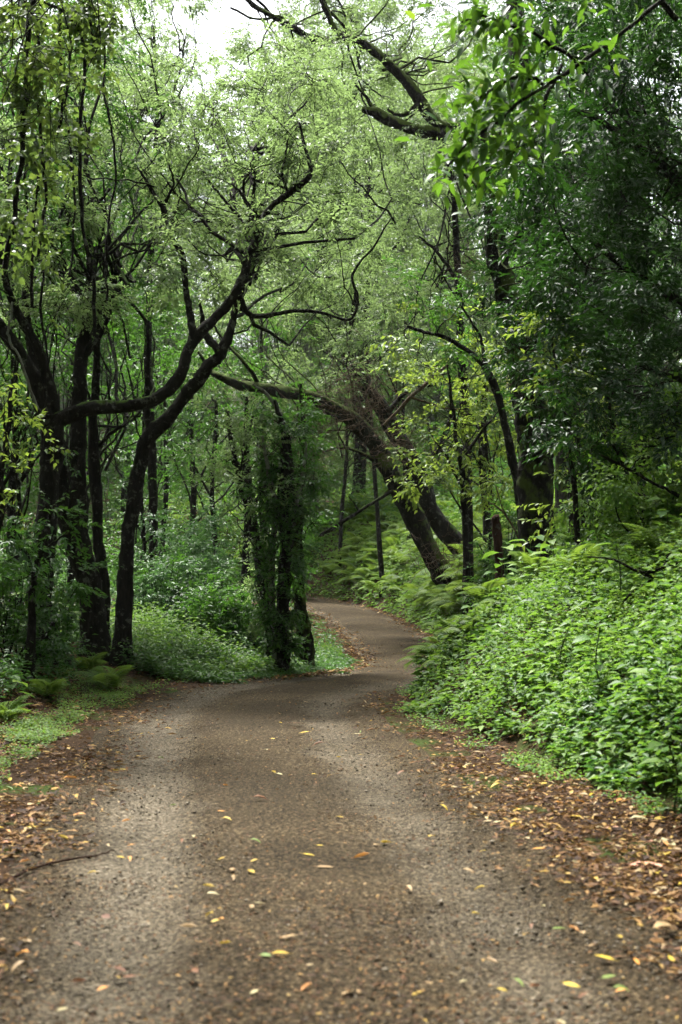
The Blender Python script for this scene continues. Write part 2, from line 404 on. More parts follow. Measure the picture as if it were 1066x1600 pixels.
STYLE = {  # spray kind, leaf length, width, material, spray scale
 'fine': ('fine', .066, .027, 'fine', .88), 'mid': ('broad', .085, .036, 'mid', 1.0), 'dark': ('broad', .085, .034, 'dark', 1.0),
 'lime': ('loose', .10, .055, 'lime', 1.05), 'blue': ('broad', .07, .036, 'blue', .9), 'vine': ('loose', .09, .07, 'vine', 1.1),
 'bank': ('loose', .07, .045, 'bank', .8), 'far': ('broad', .17, .075, 'mid', 1.9), 'farfine': ('fine', .16, .07, 'fine', 1.8), 'small': ('broad', .062, .034, 'mid', .75), 'pale': ('broad', .06, .034, 'fine', .8),
}
def crown(name, root, base, clumps, style, per, seed, lod=2, sc=1., twigs=0):
    g = np.random.default_rng(seed)
    kind, L, W, m, s = STYLE[style]
    P, D = clump_points(clumps, per, g)
    V, Fc, t = put_sprays(P, D, kind, L * sc, W * sc, s * sc, lod, g)
    o = link(name, mesh(name, V - base, Fc, M[m], t), root); o['kind'] = 'stuff'
    if twigs:
        k = g.choice(len(P), min(len(P), twigs), replace=False); parts = []
        for i in k:
            d = unit(D[i]); ln = .42 * s * sc
            q = np.array([P[i] - d * .15, P[i] + d * ln * .5 - [0, 0, .05 * ln], P[i] + d * ln - [0, 0, .3 * ln]])
            parts.append(tube(q, [.006, .004, .002], 3))
        V, Q = join(parts)
        o2 = link('twigs', mesh('twigs', V - base, Q, M['bark']), root); o2['kind'] = 'stuff'
    return o

def wob(P, amp, g):
    n = len(P); w_ = np.cumsum(g.normal(0, 1, (n, 3)), 0); w_ -= np.linspace(0, 1, n)[:, None] * w_[-1]
    return P + w_ * amp / math.sqrt(n)

def pix_path(pts, Y):
    """pts rows (px, py, width_px[, dY]) -> world points, radii"""
    W_, r = [], []
    for p in pts:
        y = Y + (p[3] if len(p) > 3 else 0)
        W_.append(at(p[0], p[1], y)); r.append(p[2] * .5 / F * y)
    return np.array(W_), np.array(r)

def limb_mesh(name, pts, Y, m, root, base, seed, n=7, sides=9, rough=.17, kink=.035, flare=0):
    W_, r = pix_path(pts, Y)
    C4 = catmull(np.column_stack([W_, r]), n)
    g = np.random.default_rng(seed)
    P = wob(C4[:, :3], kink, g)
    V, Q = tube(P, np.maximum(C4[:, 3], .002), sides, rough, seed, flare)
    o = link(name, mesh(name, V - base, Q, M[m], smooth=True), root)
    return o, P, C4[:, 3]

def auto_branches(root, base, starts, clumps, seed, m='bark', r0=.035, name='branches'):
    """thin curved branches from the skeleton to each clump of leaves"""
    g = np.random.default_rng(seed); parts = []
    S = np.vstack(starts)
    for c, r, w_ in clumps:
        d = np.linalg.norm(S - c, axis=1) + np.maximum(0, S[:, 2] - c[2]) * .8
        k_ = np.argsort(d)[:40]; a = S[k_[g.integers(0, len(k_))]]; ln = np.linalg.norm(c - a)
        if ln < .1: continue
        mid = (a + c) / 2 + g.normal(0, .12, 3) * ln; mid[2] -= .08 * ln
        P = wob(catmull(np.array([a, mid, c]), 6), .06 * ln, g)
        rr = np.linspace(min(r0, .005 * ln + .005), .004, len(P))
        parts.append(tube(P, rr, 5, .1, seed))
        for _ in range(2):
            e = c + unit(g.normal(0, 1, 3)) * np.mean(r) * .9
            q = wob(catmull(np.array([P[-4], (P[-2] + e) / 2 + g.normal(0, .08, 3) * ln, e]), 4), .04 * ln, g)
            parts.append(tube(q, np.linspace(.0035, .0015, len(q)), 3))
    if not parts: return
    V, Q = join(parts)
    o = link(name, mesh(name, V - base, Q, M[m]), root); o['kind'] = 'stuff'
    return o

def tree(name, label, trunk, limbs=(), clumps=(), Y=None, style='mid', per=24, seed=0, bark='bark', cat='tree', group=None, flare=.7, sc=1., twigs=0, lod=2, branch=True, limb_bark=None, extra=()):
    if Y is None: Y = hit(trunk[0][0], trunk[0][1])
    P0 = at(trunk[0][0], trunk[0][1], Y); base = np.array([P0[0], P0[1], gz(P0[0], P0[1])])
    root = thing(name, base, label, cat, group)
    W_, r = pix_path(trunk, Y)
    W_[0] = base - [0, 0, .12]
    if W_[1][2] < base[2] + .1: W_ = np.delete(W_, 1, 0); r = np.delete(r, 1)
    C4 = catmull(np.column_stack([W_, r]), 9); g = np.random.default_rng(seed)
    P = wob(C4[:, :3], .05, g); P[0] = W_[0]
    V, Q = tube(P, np.maximum(C4[:, 3], .003), 14, .17, seed, flare)
    link('trunk', mesh('trunk', V - base, Q, M[bark], smooth=True), root)
    sk = [P[len(P) // 3:]]
    for i, lb in enumerate(limbs):
        o, LP, _ = limb_mesh('limb', lb, Y, limb_bark or bark, root, base, seed * 13 + i)
        sk.append(LP)
    cl = [(c if len(c) == 3 and not np.isscalar(c[0]) else pc(c, Y)) for c in clumps]
    if cl:
        if branch: auto_branches(root, base, sk, cl, seed + 5, bark)
        crown('crown', root, base, cl, style, per, seed + 1, lod, sc, twigs)
    for (nm, cls, st, pr, s_) in extra:
        cls = [(c if len(c) == 3 and not np.isscalar(c[0]) else pc(c, Y)) for c in cls]
        crown(nm, root, base, cls, st, pr, seed + 9, lod, s_)
    return root, sk
def pc(c, Y):
    """(px, py, r_px, dY[, weight]) -> clump"""
    y = Y + c[3]; r = c[2] / F * y
    return (at(c[0], c[1], y), (r, r * 1.1, r * .85), c[4] if len(c) > 4 else 1.)

def field(x0, x1, y0, y1, step, Y, dY, rp, g, keep=None, wt=1.):
    """clumps jittered over a region of the view, spread in depth"""
    out = []
    for py in np.arange(y0, y1, step):
        for px in np.arange(x0, x1, step):
            a, b = px + g.uniform(-.5, .5) * step, py + g.uniform(-.5, .5) * step
            if keep is None or keep(a, b):
                out.append((at(a, b, Y + g.uniform(*dY)), None, wt, rp * g.uniform(.7, 1.3)))
    return [(c, (r_ / F * c[1],) * 3, w_) for c, _, w_, r_ in out]

# ------------------------------------------------------------------ ground and road
def grid(xs_fn, ys, nx, zfn):
    u = np.linspace(-1, 1, nx); Y = np.repeat(ys[:, None], nx, 1); X = xs_fn(u[None], Y)
    Z = zfn(X, Y); V = np.stack([X, Y, Z], -1).reshape(-1, 3)
    i = np.arange(len(ys) - 1)[:, None] * nx; j = np.arange(nx - 1)[None]
    return V, np.stack([i + j, i + j + 1, i + nx + j + 1, i + nx + j], -1).reshape(-1, 4)
ys = np.concatenate([np.linspace(-60, -4, 16), np.linspace(-3.5, 30, 190), np.linspace(30.3, 62, 90), np.linspace(63, 160, 34), np.linspace(175, 420, 12)])
V, Q = grid(lambda u, Y: np.interp(Y, [0, 20, 60], [0, 0, -1]) + np.sign(u) * np.abs(u) ** 1.7 * (16 + .9 * np.abs(Y)), ys, 191, ground)
tag(link('ground', mesh('ground', V, Q, M['ground'], smooth=True)), kind='structure')

nl = 41
lat = np.linspace(-1, 1, nl)
seg = RC[(RC[:, 1] > -11)]; sT = RT[(RC[:, 1] > -11)]
cum = np.concatenate([[0], np.cumsum(np.linalg.norm(np.diff(seg[:, :2], axis=0), axis=1))])
s_ = np.arange(0, cum[-1], .16)
cx = np.stack([np.interp(s_, cum, seg[:, k]) for k in range(4)], 1); ct = unit(np.stack([np.interp(s_, cum, sT[:, k]) for k in range(2)], 1))
hw = cx[:, 3:4] + .22 + (vnoise(s_ * 1.0, s_ * 0, .8, 5)[:, None] - .5) * .25
off = lat[None] * hw
X = cx[:, 0:1] + off * ct[:, 1:2]; Yy = cx[:, 1:2] - off * ct[:, 0:1]
z = cx[:, 2:3] + .004
edge = sm(np.abs(off) - cx[:, 3:4], -.12, .22)
rut = -.034 * (np.exp(-((np.abs(off) - .82) / .24) ** 2)) + .012 * np.exp(-(off / .4) ** 2)
Z = z + rut + (vnoise(X, Yy, .5, 1) - .5) * .016 + (vnoise(X, Yy, .16, 2) - .5) * .008 - .075 * edge
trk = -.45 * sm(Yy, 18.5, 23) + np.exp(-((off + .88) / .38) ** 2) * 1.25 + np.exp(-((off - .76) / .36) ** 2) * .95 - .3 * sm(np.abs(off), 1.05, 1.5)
V = np.stack([X, Yy, Z], -1).reshape(-1, 3)
i = np.arange(len(s_) - 1)[:, None] * nl; j = np.arange(nl - 1)[None]
Q = np.stack([i + j, i + j + 1, i + nl + j + 1, i + nl + j], -1).reshape(-1, 4)
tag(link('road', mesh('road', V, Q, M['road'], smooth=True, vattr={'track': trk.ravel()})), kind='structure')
def surf(x, y):
    """top of whatever lies at the point: road or ground"""
    side, t, zr, yc = road_info(x, y)
    return np.where(t < .12, zr + .012 - .03 * sm(t, -.12, .15), ground(x, y))

# ------------------------------------------------------------------ trees of the photograph
G = np.random.default_rng(21)
tree('tree', 'dark forked tree whose long crooked limb reaches out level and then climbs', 
 [(75, 1012, 46), (64, 940, 40), (72, 850, 34), (80, 760, 32), (82, 700, 36), (80, 650, 36)],
 [[(82, 662, 26), (130, 640, 23), (190, 635, 21), (240, 622, 20), (275, 590, 19), (290, 550, 18), (306, 524, 17), (332, 500, 16), (356, 470, 14), (378, 430, 14), (385, 400, 13), (402, 372, 13), (415, 335, 11), (450, 305, 10), (480, 282, 9), (485, 262, 7), (476, 225, 5), (468, 190, 3)],
  [(304, 528, 13), (297, 480, 11), (290, 440, 10), (285, 400, 10), (265, 365, 9), (255, 325, 8), (232, 290, 6), (215, 262, 3)],
  [(402, 372, 9), (396, 340, 7), (385, 310, 6), (362, 286, 3)],
  [(375, 462, 9), (388, 488, 9), (420, 493, 8), (460, 485, 6), (500, 490, 5), (543, 501, 5), (556, 470, 4.5), (549, 428, 4), (582, 385, 3.5), (612, 340, 2)],
  [(78, 660, 28), (60, 610, 24), (40, 560, 22), (15, 525, 20), (-12, 490, 18), (-45, 430, 14), (-60, 330, 8)],
  [(84, 655, 22), (74, 600, 18), (55, 545, 15), (30, 500, 13), (12, 460, 12), (5, 400, 12), (14, 300, 9), (24, 190, 6)],
  [(255, 325, 5), (268, 290, 4), (262, 250, 2)], [(450, 305, 5), (440, 260, 4), (452, 215, 2)]],
 field(260, 560, 150, 400, 62, 18, (-1.5, 1.5), 38, G) + field(-60, 150, 250, 560, 62, 18, (-1.2, 1.2), 40, G), Y=18.2, style='fine', per=28, seed=1, twigs=500)
tree('tree', 'slender dark tree leaning right from the mound and crossing the long crooked limb',
 [(192, 995, 27), (198, 900, 23), (205, 830, 22), (220, 750, 22), (234, 690, 25), (262, 658, 22), (295, 617, 20), (325, 577, 19), (345, 555, 18), (358, 520, 13), (372, 475, 11), (384, 430, 9), (393, 380, 7), (396, 300, 5), (402, 230, 3)],
 [[(345, 556, 13), (328, 530, 12), (318, 505, 8), (312, 470, 4)], [(234, 690, 13), (234, 640, 10), (232, 580, 8), (226, 500, 6), (180, 450, 4), (160, 400, 3)],
  [(205, 560, 4), (190, 500, 3.5), (165, 440, 3), (150, 380, 2)]],
 field(185, 560, 105, 420, 52, 21, (-1, 3), 40, G), Y=19.2, style='fine', per=42, seed=2, twigs=250)
tree('tree', 'thick dark double-stemmed tree with a broad foot, left of the mound',
 [(150, 990, 42), (140, 920, 34), (128, 850, 30), (125, 780, 27), (125, 700, 25), (122, 640, 24), (125, 560, 22), (135, 480, 18), (138, 400, 12), (128, 300, 8)],
 [[(132, 905, 26), (116, 855, 25), (100, 800, 24), (92, 730, 22), (72, 640, 19), (52, 560, 15), (40, 470, 11), (50, 380, 7)],
  [(128, 560, 10), (160, 520, 8), (180, 450, 5), (170, 380, 3)]],
 field(-60, 190, -60, 560, 62, 20, (-1, 3), 42, G), Y=19.6, style='mid', per=28, seed=3, twigs=150)
tree('tree', 'thin dark tree standing close against the double-stemmed one',
 [(163, 985, 22), (160, 900, 18), (151, 820, 17), (150, 740, 18), (148, 660, 16), (150, 600, 12), (156, 500, 9), (170, 380, 6)],
 [[(150, 700, 8), (172, 680, 6), (190, 668, 5), (200, 660, 3)]],
 field(100, 270, 330, 580, 60, 21, (-.5, 2), 36, G), Y=20.4, style='mid', per=16, seed=4)
tree('tree', 'black tree trunk with pale bark patches standing alone at the inside of the bend',
 [(440, 1042, 25), (443, 960, 19), (450, 880, 20), (455, 800, 24), (452, 740, 24), (447, 700, 18), (438, 655, 9), (430, 625, 5)],
 [[(432, 1030, 10), (426, 900, 9), (432, 800, 9), (420, 740, 7), (410, 680, 4)], [(463, 790, 8), (474, 740, 6), (478, 690, 4)], [(440, 650, 8), (420, 620, 6), (395, 600, 3)]],
 field(405, 500, 660, 790, 34, 20.8, (-.6, .6), 27, G) + field(424, 476, 780, 1030, 30, 20.75, (-.15, .15), 13, G, wt=.9), Y=21.0, flare=.3, style='small', per=30, seed=5, limb_bark='bark_pale', twigs=300)
tree('tree', 'short leaning mossy trunk just behind the lone black trunk',
 [(480, 1030, 25), (474, 985, 22), (466, 930, 18), (462, 850, 16), (468, 780, 14), (474, 700, 9), (470, 600, 5)], [],
 field(450, 500, 640, 900, 34, 22.1, (-.3, .3), 18, G), Y=22.2, flare=.3, style='small', per=22, seed=6, bark='bark_moss')
tree('tree', 'small crooked tree clad in pale creeper leaves, leaning left behind the lone black trunk',
 [(428, 1025, 16), (420, 950, 18), (410, 880, 20), (395, 810, 16), (378, 750, 13), (365, 700, 10), (355, 640, 6)],
 [[(378, 750, 8), (385, 700, 6), (395, 650, 4)]],
 field(398, 425, 800, 1000, 34, 21.8, (-.2, .3), 9, G) + field(345, 430, 650, 770, 32, 20.9, (-.5, .5), 26, G), Y=21.8, style='pale', per=20, seed=7, sc=.9)
tree('tree', 'big mossy tree leaning left so that its top arches over the road',
 [(722, 968, 38), (694, 905, 33), (664, 845, 32), (630, 780, 31), (602, 730, 30), (586, 698, 28), (562, 668, 28, -1), (540, 648, 24, -2), (510, 632, 21, -3), (475, 617, 19, -4), (440, 611, 18, -5), (410, 606, 18, -6), (380, 600, 15, -7), (350, 590, 11, -8), (330, 578, 8, -8), (310, 550, 4, -8)],
 [[(548, 655, 9, -2), (515, 648, 8, -3), (490, 642, 6, -4), (472, 655, 4, -5), (440, 678, 3, -5)], [(405, 605, 7, -6), (385, 570, 6, -7), (350, 530, 4, -7), (330, 500, 3, -7)],
  [(600, 730, 8), (560, 705, 5), (520, 700, 4), (480, 715, 3)], [(570, 675, 9), (575, 630, 8), (562, 590, 6), (566, 540, 4)], [(640, 740, 7), (590, 782, 5), (540, 812, 4), (500, 838, 3)]],
 field(330, 590, 420, 600, 56, 31, (-1, 3), 40, G), Y=33, flare=.2, style='fine', per=26, seed=8, bark='bark_moss', sc=1.25, twigs=400)
tree('tree', 'dark rough tree leaning left behind and above the arching one',
 [(748, 945, 30), (716, 880, 28), (680, 810, 30), (655, 750, 30), (632, 700, 28), (603, 650, 24), (577, 612, 22), (557, 580, 18), (548, 545, 12), (552, 480, 7), (560, 400, 4)],
 [[(650, 740, 10), (690, 690, 8), (705, 640, 6), (700, 580, 3)], [(603, 650, 10), (640, 610, 7), (680, 600, 5), (690, 585, 2)]],
 field(470, 700, 340, 580, 58, 33, (0, 4), 42, G), Y=34.2, flare=.2, style='fine', per=31, seed=9, sc=1.3, twigs=300)
tree('tree', 'thick upright mossy-trunked tree on the right bank under dark glossy leaves',
 [(842, 862, 56), (838, 780, 52), (833, 700, 50), (828, 640, 49), (815, 570, 44), (800, 500, 38), (786, 440, 34), (776, 380, 32), (768, 330, 26), (760, 270, 18), (755, 200, 12)],
 [[(852, 800, 24), (856, 720, 22), (846, 640, 20), (835, 560, 16), (850, 480, 10)], [(780, 420, 14), (815, 360, 12), (860, 300, 9), (900, 240, 5)], [(768, 330, 10), (745, 290, 7), (720, 270, 4)],
  [(800, 500, 16), (860, 450, 13), (930, 400, 9), (1000, 360, 5)]],
 field(800, 1000, 190, 560, 55, 19, (-2, 2), 40, G), Y=20.5, style='dark', per=44, seed=10, bark='bark_moss', twigs=200)
tree('tree', 'slender bent sapling beside the thick upright tree, its tip hooking left',
 [(828, 850, 15), (815, 780, 13), (800, 700, 13), (785, 640, 12), (768, 592, 12), (740, 555, 8), (700, 530, 7), (665, 518, 6), (636, 510, 4)],
 [[(775, 600, 7), (758, 560, 6), (748, 520, 4), (700, 440, 3), (680, 400, 2)]],
 field(640, 790, 430, 580, 50, 22, (-.5, 1.5), 34, G), Y=22, style='mid', per=13, seed=11)
tree('tree', 'reddish dead stump at the foot of the bank trees', [(783, 862, 15), (779, 830, 13), (776, 808, 10)], Y=23, seed=12, bark='bark_red', cat='stump')
tree('tree', 'tall tree behind the dark glossy one, its mossy limbs reaching left across the open sky',
 [(900, 870, 60), (885, 600, 50), (860, 400, 44), (830, 260, 40), (812, 120, 34), (800, -60, 26)],
 [[(828, 250, 28), (785, 225, 25), (740, 205, 23), (692, 208, 21), (660, 208, 20), (620, 196, 18), (590, 180, 17), (566, 171, 11)],
  [(735, 205, 22), (690, 196, 20), (662, 166, 19), (637, 130, 17), (602, 96, 15), (575, 72, 14), (545, 62, 13), (500, 68, 11), (460, 46, 10), (430, 28, 9), (400, 11, 8), (375, -12, 6)],
  [(462, 48, 6), (440, 27, 5), (400, 30, 4), (360, 12, 3)], [(540, 62, 10), (520, 38, 9), (505, 8, 8), (490, -25, 6)], [(590, 178, 7), (572, 150, 5), (555, 130, 3)],
  [(655, 160, 10), (640, 175, 8), (622, 178, 6), (606, 170, 3)]],
 field(455, 790, -70, 60, 54, 31, (0, 4), 44, G) + field(440, 760, 50, 170, 54, 32, (0, 3), 40, G), Y=30, style='fine', per=38, seed=13, bark='bark_moss', sc=1.2, twigs=300)
tree('tree', 'willowy grey-green tree filling the gap above the arch', [(600, 890, 7), (584, 700, 7), (575, 560, 10), (574, 450, 12), (580, 330, 9), (570, 200, 6)],
 [[(575, 500, 7), (540, 430, 5), (500, 380, 3)], [(574, 440, 7), (620, 380, 5), (650, 320, 3)]],
 field(425, 650, 110, 540, 56, 42, (-2, 4), 46, G), Y=44, style='fine', per=38, seed=14, sc=1.75)
tree('tree', 'drooping grey-green tree between the mossy limbs and the leaning sapling', [(735, 860, 18), (730, 700, 16), (722, 560, 14), (715, 420, 11), (705, 300, 8), (690, 200, 5)],
 [[(715, 440, 6), (690, 400, 5), (655, 370, 3)]],
 field(610, 800, 220, 560, 56, 29, (-1, 4), 44, G), Y=29, style='fine', per=38, seed=15, sc=1.25)
tree('tree', 'tall pale-leaved tree whose crown closes the sky left of the gap', [(236, 960, 16), (240, 800, 14), (232, 600, 12), (238, 400, 10), (246, 200, 7), (240, 40, 4)], [[(238, 400, 6), (200, 300, 4), (180, 200, 3)], [(246, 200, 5), (275, 130, 3), (290, 60, 2)]],
 field(130, 335, -70, 230, 54, 30, (-1, 3), 40, G), Y=30, style='fine', per=31, seed=24, sc=1.2)
tree('tree', 'young tree with bright yellow-green leaves behind the arching trunk', [(735, 880, 10), (728, 780, 9), (715, 690, 7), (705, 620, 5), (700, 570, 3)],
 [[(728, 770, 6), (700, 720, 4), (680, 690, 2)], [(722, 720, 6), (755, 670, 4), (780, 640, 2)]],
 field(650, 800, 590, 810, 45, 25, (-.8, 1.5), 30, G), Y=25, style='lime', per=20, seed=16, sc=.85, twigs=100)
tree('tree', 'close dark glossy tree at the right, its black leaf mass hiding the sky', [(1180, 900, 60), (1160, 700, 55), (1130, 500, 50), (1110, 300, 40), (1090, 100, 30)],
 [[(1130, 500, 24), (1080, 480, 20), (1000, 430, 14), (930, 380, 8)], [(1115, 330, 22), (1040, 260, 18), (960, 200, 12), (890, 170, 6)], [(1155, 620, 18), (1080, 600, 12), (1000, 570, 7)]],
 field(860, 1180, -60, 680, 60, 15.5, (-1.5, 2), 46, G), Y=15.5, style='dark', per=46, seed=17, twigs=200)
tree('tree', 'sapling with pale lime sprigs in front of the dark glossy leaves', [(905, 870, 9), (895, 780, 8), (880, 680, 6), (868, 600, 5), (862, 520, 3)],
 [[(880, 690, 4), (905, 660, 3), (930, 640, 2)]],
 field(848, 885, 500, 640, 36, 16.5, (-.2, .2), 22, G), Y=16.6, style='lime', per=8, seed=18)
tree('tree', 'leafy mid-green sapling growing up from the top of the right bank', [(985, 850, 12), (978, 760, 10), (960, 690, 8), (950, 620, 5)],
 [[(978, 760, 6), (1010, 720, 4), (1040, 700, 2)], [(965, 700, 5), (930, 690, 4), (900, 700, 2)]],
 field(935, 1110, 640, 830, 48, 16, (-1, 1.2), 36, G), Y=16, style='bank', per=22, seed=19, twigs=150)
tree('tree', 'yellow-green sapling half hidden between the bank and the dark glossy leaves', [(915, 840, 10), (912, 760, 8), (905, 690, 6), (900, 620, 4)], [],
 field(900, 1010, 650, 800, 48, 19, (-.5, 1), 34, G), Y=19, style='lime', per=10, seed=20)
tree('tree', 'leafy sapling hung with yellow-green leaves at the left border', [(-12, 1010, 14), (-8, 900, 12), (2, 780, 10), (14, 680, 8), (20, 600, 5)],
 [[(5, 760, 5), (30, 720, 4), (50, 700, 2)]],
 field(-60, 55, 610, 790, 46, 15.5, (-.8, .8), 30, G), Y=15.5, style='lime', per=8, seed=22, sc=.8)
tree('tree', 'small dark tree with drooping hand-like leaf tufts at the foot of the forked tree', [(45, 1005, 14), (52, 940, 11), (60, 880, 9), (72, 830, 7), (84, 790, 4)],
 [[(56, 900, 6), (40, 860, 5), (20, 840, 3)], [(62, 870, 6), (90, 845, 4), (110, 830, 2)]],
 field(0, 120, 800, 900, 45, 16.8, (-.4, .4), 24, G), Y=16.8, style='mid', per=9, seed=23, sc=1.1)

# slender trees further in: px foot, width px, Y, lean px, crown y range, style
FAR = [(297, 12, 36, 6, 520, 760, 'thin dark tree deep in the wood, left of the bend, nearly upright', 'mid'),
 (345, 11, 33, -14, 560, 780, 'thin tree deep in the wood leaning left over the green shrubs', 'mid'),
 (380, 18, 29, 6, 560, 740, 'short dark trunk beside the far stretch of road', 'mid'),
 (252, 10, 40, 8, 480, 720, 'faint slender tree behind the crossing tree', 'mid'),
 (488, 22, 56, -8, 300, 640, 'pale smooth trunk standing on the fern slope beyond the bend', 'farfine'),
 (640, 8, 46, -10, 420, 700, 'slim tree on the fern slope seen between the leaning trunks', 'mid'),
 (530, 7, 50, 12, 400, 690, 'dim slender tree on the fern slope under the arch', 'mid'),
 (765, 16, 32, -10, 400, 700, 'dark upright tree just behind the red stump', 'mid'),
 (752, 8, 26, 14, 500, 760, 'thin stem leaning right beside the red stump', 'lime'),
 (945, 30, 21, 10, 420, 700, 'stout dark trunk in deep shade behind the bank sapling', 'dark'),
 (1010, 20, 24, -12, 400, 700, 'dark trunk in shade, furthest along the right bank', 'dark'),
 (898, 18, 26, -4, 380, 660, 'dark trunk showing between the thick upright tree and its neighbour', 'dark'),
 (30, 20, 22, -14, 300, 700, 'dark leaning trunk behind the leafy sapling at the border', 'mid'),
 (12, 10, 20, 20, 420, 760, 'thin black stem rising at the very left border', 'mid'),
 (108, 14, 27, 8, 300, 700, 'dark trunk glimpsed behind the double-stemmed tree', 'mid'),
 (228, 8, 30, -8, 500, 760, 'slim stem behind the crossing tree, in front of the shrubs', 'mid'),
 (415, 12, 38, -6, 420, 660, 'slim dim trunk behind the creeper-clad tree', 'mid')]
for k, (px, wd, Y, ln, y0, y1, lab, st) in enumerate(FAR):
    yb = 880 + (1.6 - gz(*at(px, 900, Y)[:2])) / Y * F
    tr = [(px, yb, wd), (px + ln * .3, yb - 80, wd * .85), (px + ln, yb - 200, wd * .7), (px + ln * .6, yb - 330, wd * .5), (px + ln, y0 + 60, wd * .25)]
    tree('tree', lab, tr, [[(px + ln, yb - 200, wd * .4), (px + ln + 40 * (-1) ** k, yb - 270, wd * .25), (px + ln + 70 * (-1) ** k, yb - 300, 2)]],
         field(px - 70, px + 80, y0, y1, 62, Y, (-1.2, 1.5), 42, G), Y=Y, style=st, per=13, seed=40 + k, bark='bark_pale' if k == 4 else 'bark', sc=1 + (Y - 20) * .02)

# ------------------------------------------------------------------ far trees: five kinds, copied
def far_proto(seed, style, m):
    g = np.random.default_rng(seed)
    root = thing('tree', (0, 0, 0), 'far tree', 'tree', 'tall trees closing the view beyond the bend')
    P = catmull(np.array([[0, 0, -.3], [g.normal(0, .2), g.normal(0, .2), 5], [g.normal(0, .5), g.normal(0, .4), 10], [g.normal(0, .7), 0, 15]]), 7)
    V, Q = tube(P, np.linspace(.28, .06, len(P)), 9, .1, seed, .5); link('trunk', mesh('trunk', V, Q, M[m], smooth=True), root)
    cl = []
    for _ in range(95):
        h = g.uniform(2.0, 17.5); rr = 4.4 * math.sqrt(max(.05, 1 - ((h - 9.5) / 9) ** 2)); a = g.uniform(0, 6.28); q = rr * g.uniform(.35, 1) 
        cl.append((np.array([q * math.cos(a), q * math.sin(a), h]), (1.15, 1.15, .8), 1.))
    auto_branches(root, np.zeros(3), [P[6:]], cl[:40], seed, m, .08)
    crown('crown', root, np.zeros(3), cl, style, 22, seed, 2)
    return root
protos = [far_proto(101, 'far', 'bark'), far_proto(102, 'farfine', 'bark_pale'), far_proto(103, 'far', 'bark_pale'), far_proto(104, 'farfine', 'bark')]
rows = [(57, [(-60, 0, 0), (90, 60, 2), (205, 430, 0), (420, 250, 1), (560, 130, 3), (690, 60, 1), (820, 0, 0), (950, -40, 2), (1090, -40, 0)]),
        (76, [(10, 60, 1), (140, 80, 3), (250, 250, 1), (350, 250, 2), (480, 110, 1), (620, 100, 3), (740, 70, 1), (880, 0, 2), (1020, -20, 3)]),
        (94, [(-40, 20, 2), (70, 30, 1), (160, 40, 3), (240, 120, 1), (440, 90, 3), (215, -30, 3), (500, -60, 1), (560, -20, 3), (650, 60, 2), (780, 0, 3), (920, 0, 1), (1060, 0, 2)])]
first = [True] * 4; nth = 0
REL = ['over the left-hand wood', 'behind the double-stemmed tree', 'low behind the crossing tree', 'behind the crooked limb', 'behind the arch', 'behind the mossy limbs', 'behind the thick upright tree', 'behind the dark glossy leaves', 'past the close dark tree', 'at the end of the ridge', 'in the gap of the ridge', 'at the far tip of the ridge', 'last of the ridge']
for ri, (Y, lst) in enumerate(rows):
    for ci, (px, top, k) in enumerate(lst):
        y = Y + G.uniform(-4, 4); b = at(px, 880, y); zb = gz(b[0], b[1]); tp = at(px, top, y)[2]
        sz = max(.35, (tp - zb) / 18.0); sx = min(sz * 1.05, 1.15) * G.uniform(.9, 1.15)
        lab = f"{['nearest row', 'middle row', 'hindmost row'][ri]} of far trees, {['broad-leaved', 'feathery', 'bushy', 'feathery dark-stemmed'][k]} one {REL[ci]}"
        rz = G.uniform(0, 6.28)
        if first[k]:
            o = protos[k]; first[k] = False; o.location = (b[0], b[1], zb); o.rotation_euler = (0, 0, rz); o.scale = (sx, sx, sz); o['label'] = lab
        else: o = copy_tree(protos[k], (b[0], b[1], zb), rz, (sx, sx, sz), lab)
# unseen trees added beside and behind the camera to cast the wood's shade
SHADE_TREES = [(-7, 2, .8), (-7.5, 9, .9), (-6.5, -4, .9), (7, 0, .8), (6.5, -7, .9), (-5, -12, .9), (5.5, -14, .9), (9, 7, .85), (-9, 15, .85), (10, 15, .9), (-13, 24, .9), (12, 26, 1.), (0, -20, 1.), (-4, -24, 1), (5, -25, 1.1),
 (-11, -8, 1), (11, -10, 1), (-12, 4, 1), (13, 4, 1), (-13, -18, 1.1), (13, -20, 1.1), (-14, 12, 1), (15, 12, 1.1), (-18, 20, 1.1), (-17, 30, 1.1), (17, 34, 1.1), (-9, -30, 1.2), (1, -33, 1.2), (10, -32, 1.2), (-20, 0, 1.2), (20, -3, 1.2), (-12.5, 34, 1.1), (-15, 41, 1.1), (17, 42, 1.1), (-4.6, .5, 1.05), (4.7, -1.5, 1.05), (-4.4, -7, 1.1), (4.5, -9, 1.1), (-6.2, 5, 1.), (6.6, 5, 1.)]
for k, (x, y, s) in enumerate(SHADE_TREES):
    copy_tree(protos[(k * 3) % 4], (x, y, gz(x, y)), k * 1.7, (s * .95, s * .95, s), 'unseen forest tree added beside the road for its shade', 'unseen trees added to shade the wood and road')

